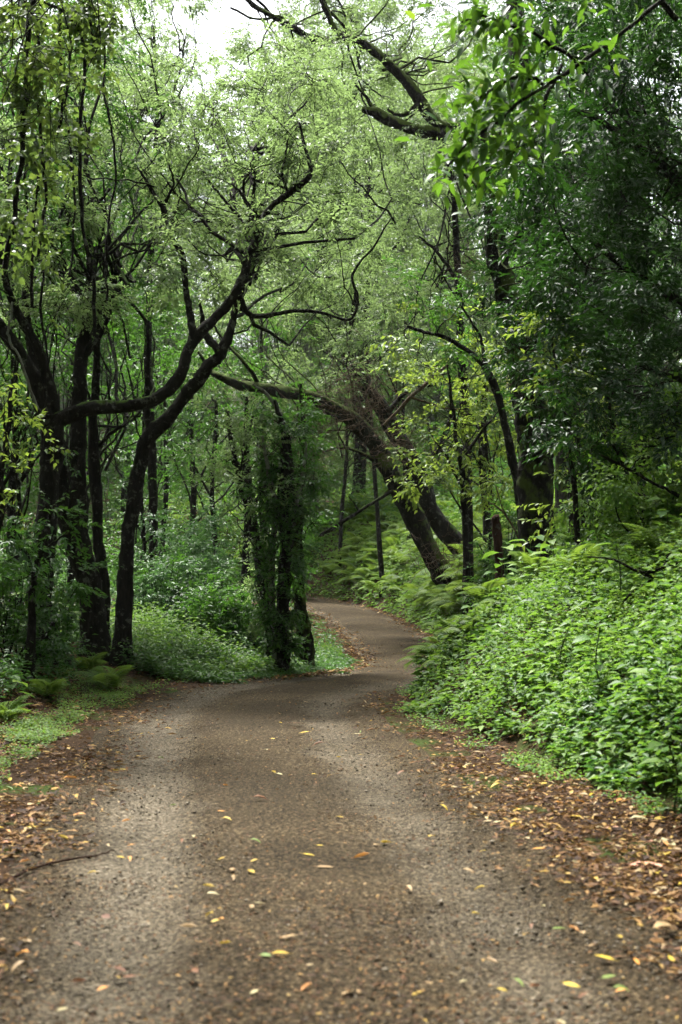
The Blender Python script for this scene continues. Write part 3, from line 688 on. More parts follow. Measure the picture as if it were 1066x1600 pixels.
# ------------------------------------------------------------------ hanging creepers
VN = [([(70, 2), (115, 30), (138, 80), (132, 200), (132, 350), (146, 440), (148, 525)], 6, 15, 'longest bare creeper hanging in front of the double-stemmed tree'),
 ([(55, -10), (40, 60), (36, 150), (22, 300), (8, 420)], 9, 14.5, 'thick creeper sagging down at the upper left'),
 ([(95, -10), (88, 100), (92, 190), (60, 260), (52, 340), (50, 480)], 5, 16, 'creeper with a kink halfway, left of the longest one'),
 ([(145, -10), (140, 20), (152, 70)], 5, 15, 'short creeper end dangling beside the longest one'),
 ([(20, 470), (12, 520), (30, 560), (60, 640)], 4, 16.5, 'pale looping creeper on the level branch at the left border'),
 ([(65, 420), (62, 480), (75, 560), (70, 640)], 4, 17, 'thin creeper dropping beside the forked tree'),
 ([(30, -10), (62, 60), (58, 170), (66, 300), (60, 400)], 5, 15.2, 'thin creeper falling straight inside the leafy curtain'),
 ([(165, 40), (158, 140), (170, 260), (160, 380), (168, 470)], 3.5, 16.5, 'thin creeper right of the longest one'),
 ([(112, 60), (104, 180), (112, 300), (108, 430)], 4, 16.2, 'straight creeper close left of the longest one'),
 ([(205, 640), (215, 700), (208, 780), (212, 850)], 3, 19, 'thin creeper hanging from the level crooked limb')]
for k, (pts, wd, Y, lab) in enumerate(VN):
    b = at(*pts[0], Y); r = thing('creeper', b, lab, 'creeper', 'creepers hanging from the trees at the left')
    P = catmull(np.array([at(a, c, Y) for a, c in pts]), 9); P = wob(P, .05, G)
    V, Q = tube(P, np.full(len(P), wd * .5 / F * Y), 6, .2, k); link('stem', mesh('stem', V - b, Q, M['bark_pale' if k == 4 else 'bark'], smooth=True), r)
    if k in (1, 2, 3, 6):
        n = 70; i_ = G.integers(0, len(P), n); d = G.normal(0, 1, (n, 3)); d[:, 2] -= .4
        V, Fc, t = put_sprays(P[i_] + G.normal(0, .12, (n, 3)), d, 'loose', .085, .065, .8)
        o = link('foliage', mesh('foliage', V - b, Fc, M['vine'], t), r); o['kind'] = 'stuff'
b = at(60, 60, 14); r = thing('creeper', b, 'leafy creeper curtain with round yellow-green leaves at the upper left corner', 'creeper', 'creepers hanging from the trees at the left')
cl = field(-60, 150, -50, 330, 62, 14, (-.6, .8), 34, G, keep=lambda a, c: c < 300 - max(0, a - 30) * 1.6)
crown('foliage', r, b, cl, 'vine', 9, 77, 2, .95, 100)
auto_branches(r, b, [np.array([at(20, -60, 14), at(90, -60, 14), at(150, -60, 14)])], cl, 78, 'bark', .008)

# ------------------------------------------------------------------ large-leaved bough hanging in at the upper right
Y0 = 10.5
b = at(1150, 60, Y0)
bough = thing('branch', b, 'bough of large glossy oval leaves hanging into view from the upper right', 'branch')
BR = [[(1150, -90, 10), (1060, -20, 8), (970, 50, 7), (900, 100, 7), (850, 130, 6), (800, 165, 6), (760, 200, 5), (722, 235, 4), (700, 260, 3)],
 [(900, 90, 7), (850, 60, 6), (800, 40, 5), (755, 30, 4), (722, 35, 3)], [(850, 130, 6), (800, 120, 5), (760, 140, 4), (735, 160, 3)],
 [(880, 100, 7), (850, 170, 6), (820, 220, 5), (790, 250, 3)], [(1060, 30, 10), (1000, -20, 8), (900, -30, 6), (800, -20, 4)], [(800, 165, 4), (770, 230, 3), (740, 262, 3)]]
ends = []
for k, pts in enumerate(BR):
    pts = [(a, c, d, (1066 - a) * -.0012 + k * .12) for a, c, d in pts]
    o, P, _ = limb_mesh('limb', pts, Y0, 'bark', bough, b, 300 + k, sides=7)
    ends.append(P[len(P) // 3:])
tips = np.vstack([e[-14:] for e in ends] + [e[::2] for e in ends]); tips = tips[(tips[:, 0] - .0) / Y0 * F + 533 < 960]
nL = 290
g = np.random.default_rng(55); big_meshes = []
for v in range(8):
    Lf, Wf = g.uniform(.135, .175), g.uniform(.055, .07)
    V, Fc, t = leaves(np.zeros((1, 3)), np.array([[1., 0, 0]]), np.array([[0, 0, 1.]]), Lf, Wf, 8, droop=g.uniform(.1, .4), fold=.3, tone=np.array([[.2, .4, .5, .6, .3, .75, .45, 1.0][v]]))
    big_meshes.append(mesh('leaf', V, Fc, M['big'], t))
for q in range(nL):
    p = tips[g.integers(0, len(tips))] + g.normal(0, .085, 3)
    d = g.normal(0, 1, 3); d[0] -= .5; d[2] -= .35; d = Vector(d).normalized()
    u = Vector((g.normal(0, .4), g.normal(0, .4) - .2, 1)); s = u.cross(d).normalized(); u = d.cross(s)
    o = link('leaf', big_meshes[0 if q % 8 == 7 and q % 3 else q % 8], bough)
    o.matrix_local = Matrix.Translation(Vector(p - b)) @ Matrix((d, s, u)).transposed().to_4x4() @ Matrix.Scale(float(g.uniform(.65, 1.12)), 4)

n = 520; allp = np.vstack([e for e in ends])
p = allp[g.integers(0, len(allp), n)] + g.normal(0, .16, (n, 3)); d = g.normal(0, 1, (n, 3)); d[:, 0] -= .4; d[:, 2] -= .4
V, Fc, t = leaves(p, d, np.stack([g.normal(0, .4, n), g.normal(0, .4, n), np.ones(n)], 1), g.uniform(.10, .15, n), g.uniform(.04, .06, n), 8, .2, .3, g.normal(.45, .2, n), g)
o = link('foliage', mesh('foliage', V - b, Fc, M['big'], t), bough); o['kind'] = 'stuff'

# ------------------------------------------------------------------ shrubs
SH = [(262, 868, 60, 27, 'blue', 'tall blue-green shrub rising behind the foot of the crossing tree'),
 (318, 850, 56, 28, 'blue', 'blue-green shrub with paler tips in the middle of the thicket'),
 (322, 905, 46, 25.5, 'blue', 'rounded blue-green shrub beside the far stretch of road'),
 (240, 930, 46, 23.5, 'blue', 'low dark shrub right of the mound'),
 (298, 935, 48, 24, 'mid', 'spreading mid-green shrub in front of the blue-green thicket'),
 (385, 975, 42, 22.5, 'mid', 'leafy bush crowding the foot of the lone black trunk'),
 (330, 985, 46, 22, 'mid', 'glossy low bush left of the lone black trunk'),
 (215, 800, 50, 32, 'mid', 'dim shrub seen behind the crossing tree'),
 (20, 930, 60, 17.5, 'mid', 'dark shrub at the left border behind the ferns'),
 (100, 930, 40, 21.5, 'blue', 'dim shrub between the forked and double-stemmed trees'),
 (440, 800, 40, 40, 'mid', 'dark shrub behind the lone trunk above the road'),
 (330, 760, 60, 38, 'mid', 'dim tall shrub far behind the thicket'),
 (455, 850, 30, 48, 'mid', 'small shrub on the far verge'),
 (790, 830, 40, 24, 'mid', 'dark shrub round the reddish stump'),
 (945, 815, 50, 18.5, 'bank', 'bushy shrub at the top of the bank before the lime sapling'),
 (1020, 790, 70, 15, 'bank', 'broad dark shrub at the top of the bank by the close dark tree')]
for k, (px, py, rp, Y, st, lab) in enumerate(SH):
    c = at(px, py, Y); zb = gz(c[0], c[1]); base = np.array([c[0], c[1], zb]); r = rp / F * Y
    root = thing('shrub', base, lab, 'shrub'); g = np.random.default_rng(500 + k)
    top = c[2] + r; hgt = max(top - zb, .6); cl = []
    for _ in range(16):
        h = g.uniform(.12, 1) ; cl.append((base + [g.normal(0, .5) * r, g.normal(0, .5) * r, h * hgt], (r * .42,) * 3, 1.))
    parts = []
    for cc, _, _ in cl:
        q = catmull(np.array([base + g.normal(0, .05, 3) * [1, 1, 0], (base + cc) / 2 + g.normal(0, .06, 3), cc]), 5)
        parts.append(tube(q, np.linspace(.014, .005, len(q)), 5))
    V, Q = join(parts); o = link('stems', mesh('stems', V - base, Q, M['bark'])); o.parent = root; o['kind'] = 'stuff'
    crown('foliage', root, base, cl, st, 20, 520 + k, 2, 1 + max(0, Y - 24) * .02)

# ------------------------------------------------------------------ ground plants
def scatter(n, x0, x1, y0, y1, keep, g):
    """near ground gets more: even in view, not in plan"""
    y = (1 / (g.uniform(1 / y1, 1 / y0, n))); x = g.uniform(0, 1, n) * (x1(y) - x0(y)) + x0(y)
    side, t, z, yc = road_info(x, y)
    m = keep(x, y, side, t, yc); return x[m], y[m], side[m], t[m], yc[m]

def stem_plants(name, x, y, h, L, W, style, g, per=8, lod=2, label=None, droop=.3):
    n = len(x); z = ground(x, y); h = np.broadcast_to(h, (n,)); L = np.broadcast_to(L, (n,))
    f = np.tile(np.linspace(.25, 1, per), n); az = np.repeat(g.uniform(0, 6.28, n), per) + np.tile(np.arange(per) * 2.4, n) + g.normal(0, .3, n * per)
    lean = np.repeat(g.normal(0, .22, (n, 2)), per, 0)
    hh = np.repeat(h, per)
    P = np.stack([np.repeat(x, per) + lean[:, 0] * f * hh, np.repeat(y, per) + (lean[:, 1] - .08) * f * hh, np.repeat(z, per) + f * hh], 1)
    D = np.stack([np.cos(az), np.sin(az), g.normal(.15, .25, n * per)], 1); P = P + D * (np.repeat(L, per) * .35)[:, None]
    U = np.stack([g.normal(0, .25, n * per), g.normal(0, .25, n * per) - .1, np.ones(n * per)], 1)
    LL = np.repeat(L, per) * (1.15 - .45 * f) * g.uniform(.8, 1.2, n * per)
    t = np.repeat(g.normal(.45, .16, n), per) + .12 * f + g.normal(0, .08, n * per)
    V, Fc, t = leaves(P, D, U, LL, LL * W, lod, droop, .3, t, g)
    o = link(name, mesh(name, V, Fc, M[style], t)); o['kind'] = 'stuff'
    if label: o['label'] = label
    return o

def frond(g, L=.5, n=17):
    """one fern frond: arching midrib with paired pinnae"""
    t = np.linspace(.12, 1, n); C_ = np.stack([t * L * .9, t * 0, L * (.75 * t - .85 * t ** 2)], 1)
    P, D, U, Ls = [], [], [], []
    for s in (-1, 1):
        P.append(C_); D.append(np.stack([np.full(n, .45), np.full(n, float(s)), np.full(n, -.25)], 1)); U.append(np.stack([t * .5, t * 0, np.ones(n)], 1))
        Ls.append(L * .34 * np.sin(np.pi * (t * .86 + .12)) ** .8 + .008)
    return np.vstack(P), unit(np.vstack(D)), np.vstack(U), np.concatenate(Ls)
FR = frond(G)
def ferns_mesh(x, y, z, size, g, nf=6, lod=2, base=None):
    P, D, U, Ls = FR; m = len(P); V_, F_, T_, off = [], [], [], 0
    n = len(x); az = np.repeat(g.uniform(0, 6.28, n), nf) + np.tile(np.arange(nf) * 6.28 / nf, n) + g.normal(0, .3, n * nf)
    el = g.normal(.25, .22, n * nf); s = np.repeat(size, nf) * g.uniform(.75, 1.15, n * nf)
    X = np.stack([np.cos(az) * np.cos(el), np.sin(az) * np.cos(el), np.sin(el)], 1); Yv = np.stack([-np.sin(az), np.cos(az), az * 0], 1); Zv = np.cross(X, Yv)
    Rm = np.stack([X, Yv, Zv], 1); B = np.stack([np.repeat(x, nf), np.repeat(y, nf), np.repeat(z, nf)], 1)
    p = np.einsum('ij,njk->nik', P, Rm) * s[:, None, None] + B[:, None]
    d = np.einsum('ij,njk->nik', D, Rm); u = np.einsum('ij,njk->nik', U, Rm)
    LL = (Ls[None] * s[:, None]).ravel(); tt = np.repeat(g.normal(.5, .17, n * nf), m) + g.normal(0, .05, n * nf * m)
    return leaves(p.reshape(-1, 3), d.reshape(-1, 3), u.reshape(-1, 3), LL, np.maximum(LL * .19, .011 * np.repeat(s, m)), lod, .2, .2, tt, g)

g = np.random.default_rng(900)
vedge = lambda yc: verge_w(yc) - .05
# the right bank: nettles and soft herbs, thick
kb = lambda x, y, s, t, yc: (s > 0) & (t > vedge(yc) + (vnoise(x, y, .7, 9) - .5) * .35) & (t < 9)
def bank_sp(nm, n, hs, L, W, st, per, nz, seed, lo=.5):
    x, y, _, t, yc = scatter(n, lambda y: y * .0 + .3, lambda y: y * .27 + 1.2, 6.2, 30, lambda x, y, s, t, yc: kb(x, y, s, t, yc) & (vnoise(x, y, nz, seed) + g.normal(0, .08, len(x)) > lo), g)
    mound = .45 + 1.1 * vnoise(x, y, 1.1, 77) ** 1.3
    hh = np.interp(t - vedge(yc), [0, .3, 1], [.35, .8, 1.1]) * hs * mound * g.uniform(.7, 1.25, len(x))
    stem_plants(nm, x, y, hh, L * g.uniform(.75, 1.3, len(x)) * (1 + .012 * np.maximum(y - 12, 0)), W, st, g, per, 2)
bank_sp('bank_undergrowth', 11000, .34, .076, .64, 'bank', 10, .8, 4, .16)
bank_sp('bank_small_leaf_undergrowth', 7000, .40, .042, .75, 'fern', 12, .9, 15, .5)
bank_sp('bank_large_leaf_undergrowth', 2200, .38, .125, .6, 'bank', 9, 1.2, 19, .52)
bank_sp('bank_dark_leaf_undergrowth', 2200, .46, .085, .5, 'mid', 11, .9, 25, .58)
x, y, _, t, yc = scatter(1500, lambda y: y * .0 + .3, lambda y: y * .27 + 1.2, 7, 26, lambda x, y, s, t, yc: kb(x, y, s, t - .25, yc) & (vnoise(x, y, 1.2, 6) > .5), g)
V, Fc, tn = ferns_mesh(x, y, ground(x, y) + .12, g.uniform(.6, 1.1, len(x)), g, 5)
o = link('bank_fern_undergrowth', mesh('ferns', V, Fc, M['fern'], tn)); o['kind'] = 'stuff'
# far bank beyond the bend
kf = lambda x, y, s, t, yc: (s > 0) & (t > .12) & (yc > 29)
x, y, _, t, yc = scatter(17000, lambda y: -.16 * y, lambda y: y * .24 + 2, 27, 90, kf, g)
stem_plants('far_bank_undergrowth', x, y, np.interp(t, [0, .6], [.15, .5]) * g.uniform(.6, 1.3, len(x)), .08 + .0022 * y, .5, 'bank', g, 7)
x, y, _, t, yc = scatter(7500, lambda y: -.3 * y, lambda y: y * .3, 40, 125, lambda x, y, s, t, yc: t > 2.5, g)
stem_plants('deep_wood_undergrowth', x, y, g.uniform(.5, 2.6, len(x)), .10 + .002 * y, .5, 'mid', g, 10)
x, y, _, t, yc = scatter(16000, lambda y: -.14 * y, lambda y: y * .14 + 1, 26, 62, lambda x, y, s, t, yc: (s > 0) & (t > .05) & (t < 2.6) & (yc > 25.5), g)
stem_plants('far_bank_face_undergrowth', x, y, np.interp(t, [0, .5], [.12, .4]) * g.uniform(.6, 1.3, len(x)), .05 + .0022 * y, .5, 'bank', g, 7)
x, y, _, t, yc = scatter(2600, lambda y: -.12 * y, lambda y: y * .15 + 1, 29, 62, lambda x, y, s, t, yc: kf(x, y, s, t - .2, yc) & (t < 7) & (vnoise(x, y, 2, 8) > .35), g)
V, Fc, tn = ferns_mesh(x, y, ground(x, y) + .2, g.uniform(1.0, 1.8, len(x)), g, 5)
o = link('far_bank_fern_undergrowth', mesh('ferns', V, Fc, M['fern'], tn)); o['kind'] = 'stuff'
# left wood floor and inside of the bend
kl = lambda x, y, s, t, yc: (s < 0) & (t > np.interp(yc, [0, 14, 20, 22], [1.5, 1.2, .7, .25])) & ((y > 20.5) | (vnoise(x, y, .9, 12) > .45))
x, y, _, t, yc = scatter(9000, lambda y: -y * .28 - 1, lambda y: y * .05, 9, 58, kl, g)
stem_plants('wood_floor_undergrowth', x, y, (.16 + .012 * y) * np.where((x / y > -.073) & (x / y < -.04) & (y > 24), .3, 1) * g.uniform(.5, 1.3, len(x)) * np.clip(t, .4, 1.), .06 + .0016 * y, .5, 'mid', g, 8)
x, y, _, t, yc = scatter(3600, lambda y: -y * .16, lambda y: y * -.0 + .2, 19.6, 27, lambda x, y, s, t, yc: (s < 0) & (t > .25) & (x > -3.4), g)
stem_plants('bend_undergrowth', x, y, np.interp(t, [.2, .9, 2], [.12, .35, .6]) * g.uniform(.6, 1.2, len(x)), .095, .55, 'bank', g, 8)
x, y, _, t, yc = scatter(9000, lambda y: y * 0 - 3.6, lambda y: y * 0 + .9, 19, 25, lambda x, y, s, t, yc: (s < 0) & (t > -.12 + (vnoise(x, y, .4, 71) - .5) * .5) & (t < 1.2), g)
stem_plants('bend_edge_undergrowth', x, y, np.interp(t, [-.2, .2, .8], [.04, .1, .3]) * (.35 + 1.5 * vnoise(x, y, .6, 91)) * g.uniform(.5, 1.3, len(x)), .07, .6, 'mid', g, 7)
# low bright clover-like mats on the left verge and along the edges
def mat_keep(x, y, s, t, yc):
    px = 533 + F * x / y; py = 880 + F * 1.6 / y
    a = ((x + 3.0) / .5) ** 2 + ((y - 17) / 1.2) ** 2; b_ = ((x + 2.85) / .33) ** 2 + ((y - 12.8) / 1.6) ** 2; c_ = ((x + 1.9) / .9) ** 2 + ((y - 20.2) / .45) ** 2
    return (np.minimum(np.minimum(a, b_), c_) + (vnoise(x, y, .25, 2) - .5) * 2.2 < .9)
x, y, _, t, yc = scatter(26000, lambda y: y * 0 - 4, lambda y: y * 0 + .5, 10, 22, mat_keep, g)
stem_plants('clover_undergrowth', x, y, (.015 + .12 * vnoise(x, y, .35, 81) ** 2) * g.uniform(.5, 1.4, len(x)), .028, .8, 'fern', g, 5)
x, y, _, t, yc = scatter(22000, lambda y: y * 0 - 4.5, lambda y: y * 0 + 3, 7, 22, lambda x, y, s, t, yc: (t > verge_w(yc) - .32) & (t < verge_w(yc) + .2) & (vnoise(x, y, .5, 22) > .5), g)
stem_plants('verge_weed_undergrowth', x, y, g.uniform(.02, .12, len(x)), .035, .7, 'bank', g, 5)

# ---- single ferns and broad-leaved plants that can be told apart
def fern(px, Y, size, lab, dz=0.):
    c = at(px, 950, Y); z = gz(c[0], c[1]); b = np.array([c[0], c[1], z + dz])
    root = thing('fern', b, lab, 'fern', 'ferns beside the road')
    gg = np.random.default_rng(int(px * 7 + Y)); nf = 8
    for k in range(nf):
        P, D, U, Ls = FR; az = k * 6.28 / nf + gg.normal(0, .25); s = size * gg.uniform(.8, 1.15)
        V, Fc, t = leaves(P, D, U, Ls, np.maximum(Ls * .17, .009), 2, .2, .2, gg.normal(.5, .1, len(P)), gg)
        mid = tube(catmull(np.array([[0, 0, 0], [.2, 0, .08], [.45, 0, -.05]]), 4), [.004] * 8 + [.002], 4)
        V2, F2 = mid; F2t = np.vstack([F2[:, :3], F2[:, [0, 2, 3]]])
        Va = np.vstack([V, V2]); Fa = np.vstack([Fc, F2t + len(V)])
        o = link('frond', mesh('frond', Va, Fa, M['fern'], np.concatenate([t, np.full(len(F2t), .2)])), root)
        o.rotation_euler = (0, -gg.uniform(.35, .95), az); o.scale = (s, s, s)
fern(172, 17.3, 1.05, 'arching green fern at the front foot of the mound')
fern(75, 16.0, .8, 'small fern under the forked tree, left of the mound')
fern(12, 13.8, .75, 'low fern at the left border beside the clover mat')
fern(140, 18.2, .8, 'fern half hidden behind the front fern of the mound')
fern(1040, 13.2, 1.1, 'tall yellow-green fern upright among the bank plants at the right border', .2)
fern(905, 14.5, 1.0, 'yellow-green fern in the middle of the right bank', .3)
fern(765, 17.5, 1.1, 'pale fern on the bank below the arching tree foot', .3)
fern(700, 19.5, .95, 'pale fern overhanging the road on the inside of the bank', .3)
fern(840, 16.5, 1.0, 'fern on the bank just below the broad-leaved plant', .3)

def broad_plant(px, py, Y, h, L, n, lab, st='bank'):
    c = at(px, py, Y); z = gz(c[0], c[1]); b = np.array([c[0], c[1], z]); h = max(h, .12)
    h, L = h * .95, L * 1.15; root = thing('plant', b, lab, 'plant', 'broad-leaved plants standing out of the undergrowth'); gg = np.random.default_rng(int(px + py))
    P = catmull(np.array([[0, 0, -.03], [gg.normal(0, .03), gg.normal(0, .03), h * .5], [gg.normal(0, .08), -.05, h]]), 5)
    V, Q = tube(P, np.linspace(.008, .004, len(P)), 6); link('stem', mesh('stem', V, Q, M['stem']), root)
    for k in range(n):
        f = .35 + .65 * k / (n - 1); p = np.array([np.interp(f * (len(P) - 1), range(len(P)), P[:, q]) for q in range(3)])
        az = k * 2.4 + gg.normal(0, .3); d = np.array([[math.cos(az), math.sin(az), gg.uniform(-.05, .3)]])
        Lk = L * gg.uniform(.7, 1.1)
        V, Fc, t = leaves(p[None] + d * .05, d, np.array([[gg.normal(0, .2), gg.normal(0, .2) - .15, 1.]]), Lk, Lk * .62, 8, .3, .22, np.array([gg.uniform(.3, .9)]), gg)
        v2, q2 = tube(np.array([p, p + d[0] * .07]), [.003, .002], 3)
        link('leaf', mesh('leaf', np.vstack([V, v2]), np.vstack([Fc, np.vstack([q2[:, :3], q2[:, [0, 2, 3]]]) + len(V)]), M[st], np.concatenate([t, np.full(2 * len(q2), .3)])), root)
BP = [(785, 880, 17.8, .95, .24, 12, 'tall plant with wide pale leaves crowning the bank left of the thick upright tree'),
 (825, 890, 17.0, .85, .26, 11, 'big-leaved plant on the bank directly below the thick upright tree'),
 (760, 905, 18.6, .7, .2, 9, 'big-leaved plant nearest the foot of the arching tree'),
 (865, 900, 15.8, .7, .2, 9, 'wide-leaved plant right of the crowning pair on the bank'),
 (1020, 1120, 9.9, .55, .16, 10, 'large-leaved plant low on the bank at the right border'),
 (945, 1080, 11.2, .6, .14, 10, 'leafy plant standing proud in the middle of the near bank'),
 (880, 1090, 12.4, .5, .13, 9, 'leafy plant near the litter edge of the bank'),
 (1050, 1210, 8.9, .5, .15, 9, 'drooping large-leaved plant over the pale litter at the right border'),
 (740, 1060, 16.2, .45, .15, 8, 'plant with blue-green leaves leaning over the road edge at the bank foot'),
 (700, 1030, 17.6, .5, .14, 8, 'plant with blue-green leaves at the nose of the bank'),
 (960, 960, 13.0, .7, .16, 10, 'tall leafy plant halfway up the bank'),
 (1045, 900, 13.5, .8, .18, 10, 'tall leafy plant high on the bank at the right border'),
 (15, 1040, 15.2, .3, .22, 7, 'broad-leaved plant at the left border beneath the dark trees'),
 (245, 1005, 20.8, .4, .2, 8, 'pale broad-leaved plant behind the mound'),
 (275, 985, 21.6, .5, .19, 9, 'pale broad-leaved plant between the mound and the glossy bush'),
 (110, 905, 19.5, .8, .2, 9, 'pale broad-leaved plant in the gap between the forked and double-stemmed trees'),
 (45, 890, 19.0, .9, .2, 9, 'pale broad-leaved plant behind the forked tree foot')]
for a in BP: broad_plant(*a)

# ---- dead branches lying in the growth
def stick(name, lab, paths, Y, m, cat='branch', lift=0.):
    b = at(paths[0][0][0], paths[0][0][1], Y + (paths[0][0][3] if len(paths[0][0]) > 3 else 0)); root = thing(name, b, lab, cat)
    for k, p in enumerate(paths): limb_mesh('limb' if k else 'main_limb', p, Y, m, root, b, 700 + int(paths[0][0][0]) + k, 6, 6, .15, .02)
stick('dead_branch', 'bare crooked dead branch sticking out over the bank at the right border', [[(1075, 868, 7), (1036, 887, 7), (1004, 894, 6), (960, 874, 4), (918, 870, 3)], [(1004, 894, 6), (1018, 905, 5), (990, 925, 4), (972, 944, 3)], [(1036, 887, 5), (1050, 862, 3)]], 12.5, 'bark')
stick('dead_branch', 'long straight bare branch slanting down behind the lime sapling', [[(938, 710, 4), (985, 735, 5), (1030, 760, 6), (1075, 782, 7)], [(985, 735, 3), (1000, 715, 2)]], 14.5, 'bark')
stick('dead_branch', 'pale forked dead twig leaning before the reddish stump', [[(812, 845, 3), (800, 820, 3), (785, 798, 3), (765, 785, 2)], [(790, 805, 2), (775, 760, 2)]], 20.5, 'twig')
stick('dead_branch', 'thin dead branch propped up on the fern slope under the arch', [[(497, 838, 4), (540, 812, 5), (590, 782, 6), (612, 768, 6)], [(560, 800, 3), (545, 775, 2)]], 29, 'bark')
stick('dead_branch', 'pale dead branch fallen through the dry tangle above the arch', [[(600, 665, 5), (640, 620, 6), (665, 600, 6), (700, 570, 5)], [(640, 620, 4), (690, 635, 3), (720, 640, 2)], [(665, 600, 4), (690, 560, 3)]], 25.5, 'twig')
# dry twig tangles caught in the trees
def tangle(px, py, Y, rp, n, lab, seed):
    g = np.random.default_rng(seed); b = at(px, py, Y); r = rp / F * Y; parts = []
    for _ in range(n):
        p = b + g.normal(0, .45, 3) * r * [1, .6, .8]; d = unit(g.normal(0, 1, 3) * [1, .6, .7]); ln = g.uniform(.3, .9) * r
        q = [p]
        for _ in range(5): d = unit(d + g.normal(0, .35, 3)); q.append(q[-1] + d * ln / 5)
        parts.append(tube(catmull(q, 2), np.linspace(.006, .002, 11) * Y / 24, 3))
    V, Q = join(parts); o = link('twig_tangle', mesh('twig_tangle', V - b, Q, M['twig']), None, b)
    tag(o, lab, 'dead twigs', 'dry twig tangles caught in the trees', 'stuff')
tangle(560, 620, 25.6, 75, 260, 'grey-brown tangle of dry twigs above the arching trunk', 1)
tangle(470, 690, 22.5, 65, 220, 'reddish tangle of dry twigs right of the lone black trunk', 2)
tangle(620, 700, 26.5, 50, 120, 'dry twigs between the two leaning trunks', 3)
tangle(735, 420, 28, 40, 120, 'rusty hanging twigs beside the trunk of the glossy tree', 4)
tangle(690, 870, 25.5, 50, 120, 'upright dry stems round the leaning trunks foot', 5)

# ------------------------------------------------------------------ fallen leaves and gravel
g = np.random.default_rng(1234)
def lay(name, x, y, L, W, m, g, lod=2, tilt=.35, lift=.0, tone=None):
    n = len(x); z = surf(x, y) + g.uniform(.004, .02, n) + lift
    az = g.uniform(0, 6.28, n); D = np.stack([np.cos(az), np.sin(az), g.normal(0, tilt * .5, n)], 1); U = np.stack([g.normal(0, tilt, n), g.normal(0, tilt, n), np.ones(n)], 1)
    V, Fc, t = leaves(np.stack([x, y, z], 1), D, U, L, W, lod, g.uniform(-.1, .2, n)[:, None], .5, g.beta(1.6, 1.6, n) if tone is None else tone, g)
    o = link(name, mesh(name, V, Fc, M[m], t)); o['kind'] = 'stuff'; return o
def litter_keep(x, y, s, t, yc):
    nz = (vnoise(x, y, .8, 31) - .5) * .5 + (vnoise(x, y, .2, 32) - .5) * .4
    e = t + .10 + nz * .7
    dens = np.where(s < 0, sm(e + np.interp(y, [6, 9, 12, 18], [.1, .16, .36, .45]), -.35, .5), sm(e, -.4, .35) * .95) * np.where((s > 0) & (t > vedge(yc) + .35), .25, 1) * np.where(vnoise(x, y, .5, 41) > .62, .3, 1)
    return g.uniform(0, 1, len(x)) < dens
x, y, _, t, yc = scatter(85000, lambda y: -y * .25 - .6, lambda y: y * .24 + .4, 5.5, 30, lambda *a: litter_keep(*a) & (a[3] < 3), g)
n = len(x); Ls = g.uniform(.028, .074, n) * np.where(g.uniform(0, 1, n) < .12, 1.35, 1)
lay('fallen_leaves', x, y, Ls, Ls * g.uniform(.22, .46, n), 'litter', g, lift=.006, tone=g.beta(.75, 1.15, n) * 1.1 - .05)
# far road verges
x, y, _, t, yc = scatter(22000, lambda y: -y * .12, lambda y: y * .1 + .5, 20, 60, lambda x, y, s, t, yc: (yc > 19.5) & (t > -.5) & (t < .6) & (g.uniform(0, 1, len(x)) < sm(t, -.6, 0)), g)
n = len(x); Ls = g.uniform(.06, .12, n); lay('fallen_leaves', x, y, Ls, Ls * .42, 'litter', g)
x, y, _, t, yc = scatter(16000, lambda y: -y * .26, lambda y: y * -.0, 9, 24, lambda x, y, s, t, yc: (s < 0) & (t > .5), g)
n = len(x); Ls = g.uniform(.05, .10, n); lay('fallen_leaves', x, y, Ls, Ls * .4, 'litter', g, tone=g.beta(.8, 1.8, n))
# crumbs of leaf and bark on the gravel
x, y, _, t, yc = scatter(22000, lambda y: -y * .25 - .3, lambda y: y * .25 + .3, 3.6, 30, lambda x, y, s, t, yc: (t < .1) & (g.uniform(0, 1, len(x)) < .35 + .65 * (vnoise(x, y, .5, 51) > .5)), g)
n = len(x); Ls = g.uniform(.008, .03, n) * (1 + .05 * np.maximum(y - 8, 0)); lay('leaf_crumb_litter', x, y, Ls, Ls * .5, 'litter', g, tilt=.3, tone=g.beta(1, 2.2, n))
# loose stones
x, y, _, t, yc = scatter(46000, lambda y: -y * .25 - .3, lambda y: y * .25 + .3, 3.4, 26, lambda x, y, s, t, yc: (t < .2) & (g.uniform(0, 1, len(x)) < .3 + .7 * (vnoise(x, y, .7, 61) > .45)), g)
n = len(x); r = g.gamma(1.6, .0016, n) + .0018 + .00012 * y; o8 = np.array([[1, 0, 0], [0, 1, 0], [-1, 0, 0], [0, -1, 0], [0, 0, 1], [0, 0, -1.]])
V = o8[None] * r[:, None, None] * g.uniform(.55, 1.4, (n, 6, 3)) * [1.2, 1.2, .7]
a = g.uniform(0, 6.28, n); ca, sa = np.cos(a)[:, None], np.sin(a)[:, None]
V = np.stack([V[..., 0] * ca - V[..., 1] * sa, V[..., 0] * sa + V[..., 1] * ca, V[..., 2]], -1) + np.stack([x, y, surf(x, y) - .004], 1)[:, None]
f8 = np.array([[0, 1, 4], [1, 2, 4], [2, 3, 4], [3, 0, 4], [1, 0, 5], [2, 1, 5], [3, 2, 5], [0, 3, 5]])
Fc = (np.arange(n)[:, None, None] * 6 + f8[None]).reshape(-1, 3)
o = link('gravel', mesh('gravel', V.reshape(-1, 3), Fc, M['stone'], np.repeat(g.beta(2.2, 1.6, n), 8))); o['kind'] = 'stuff'

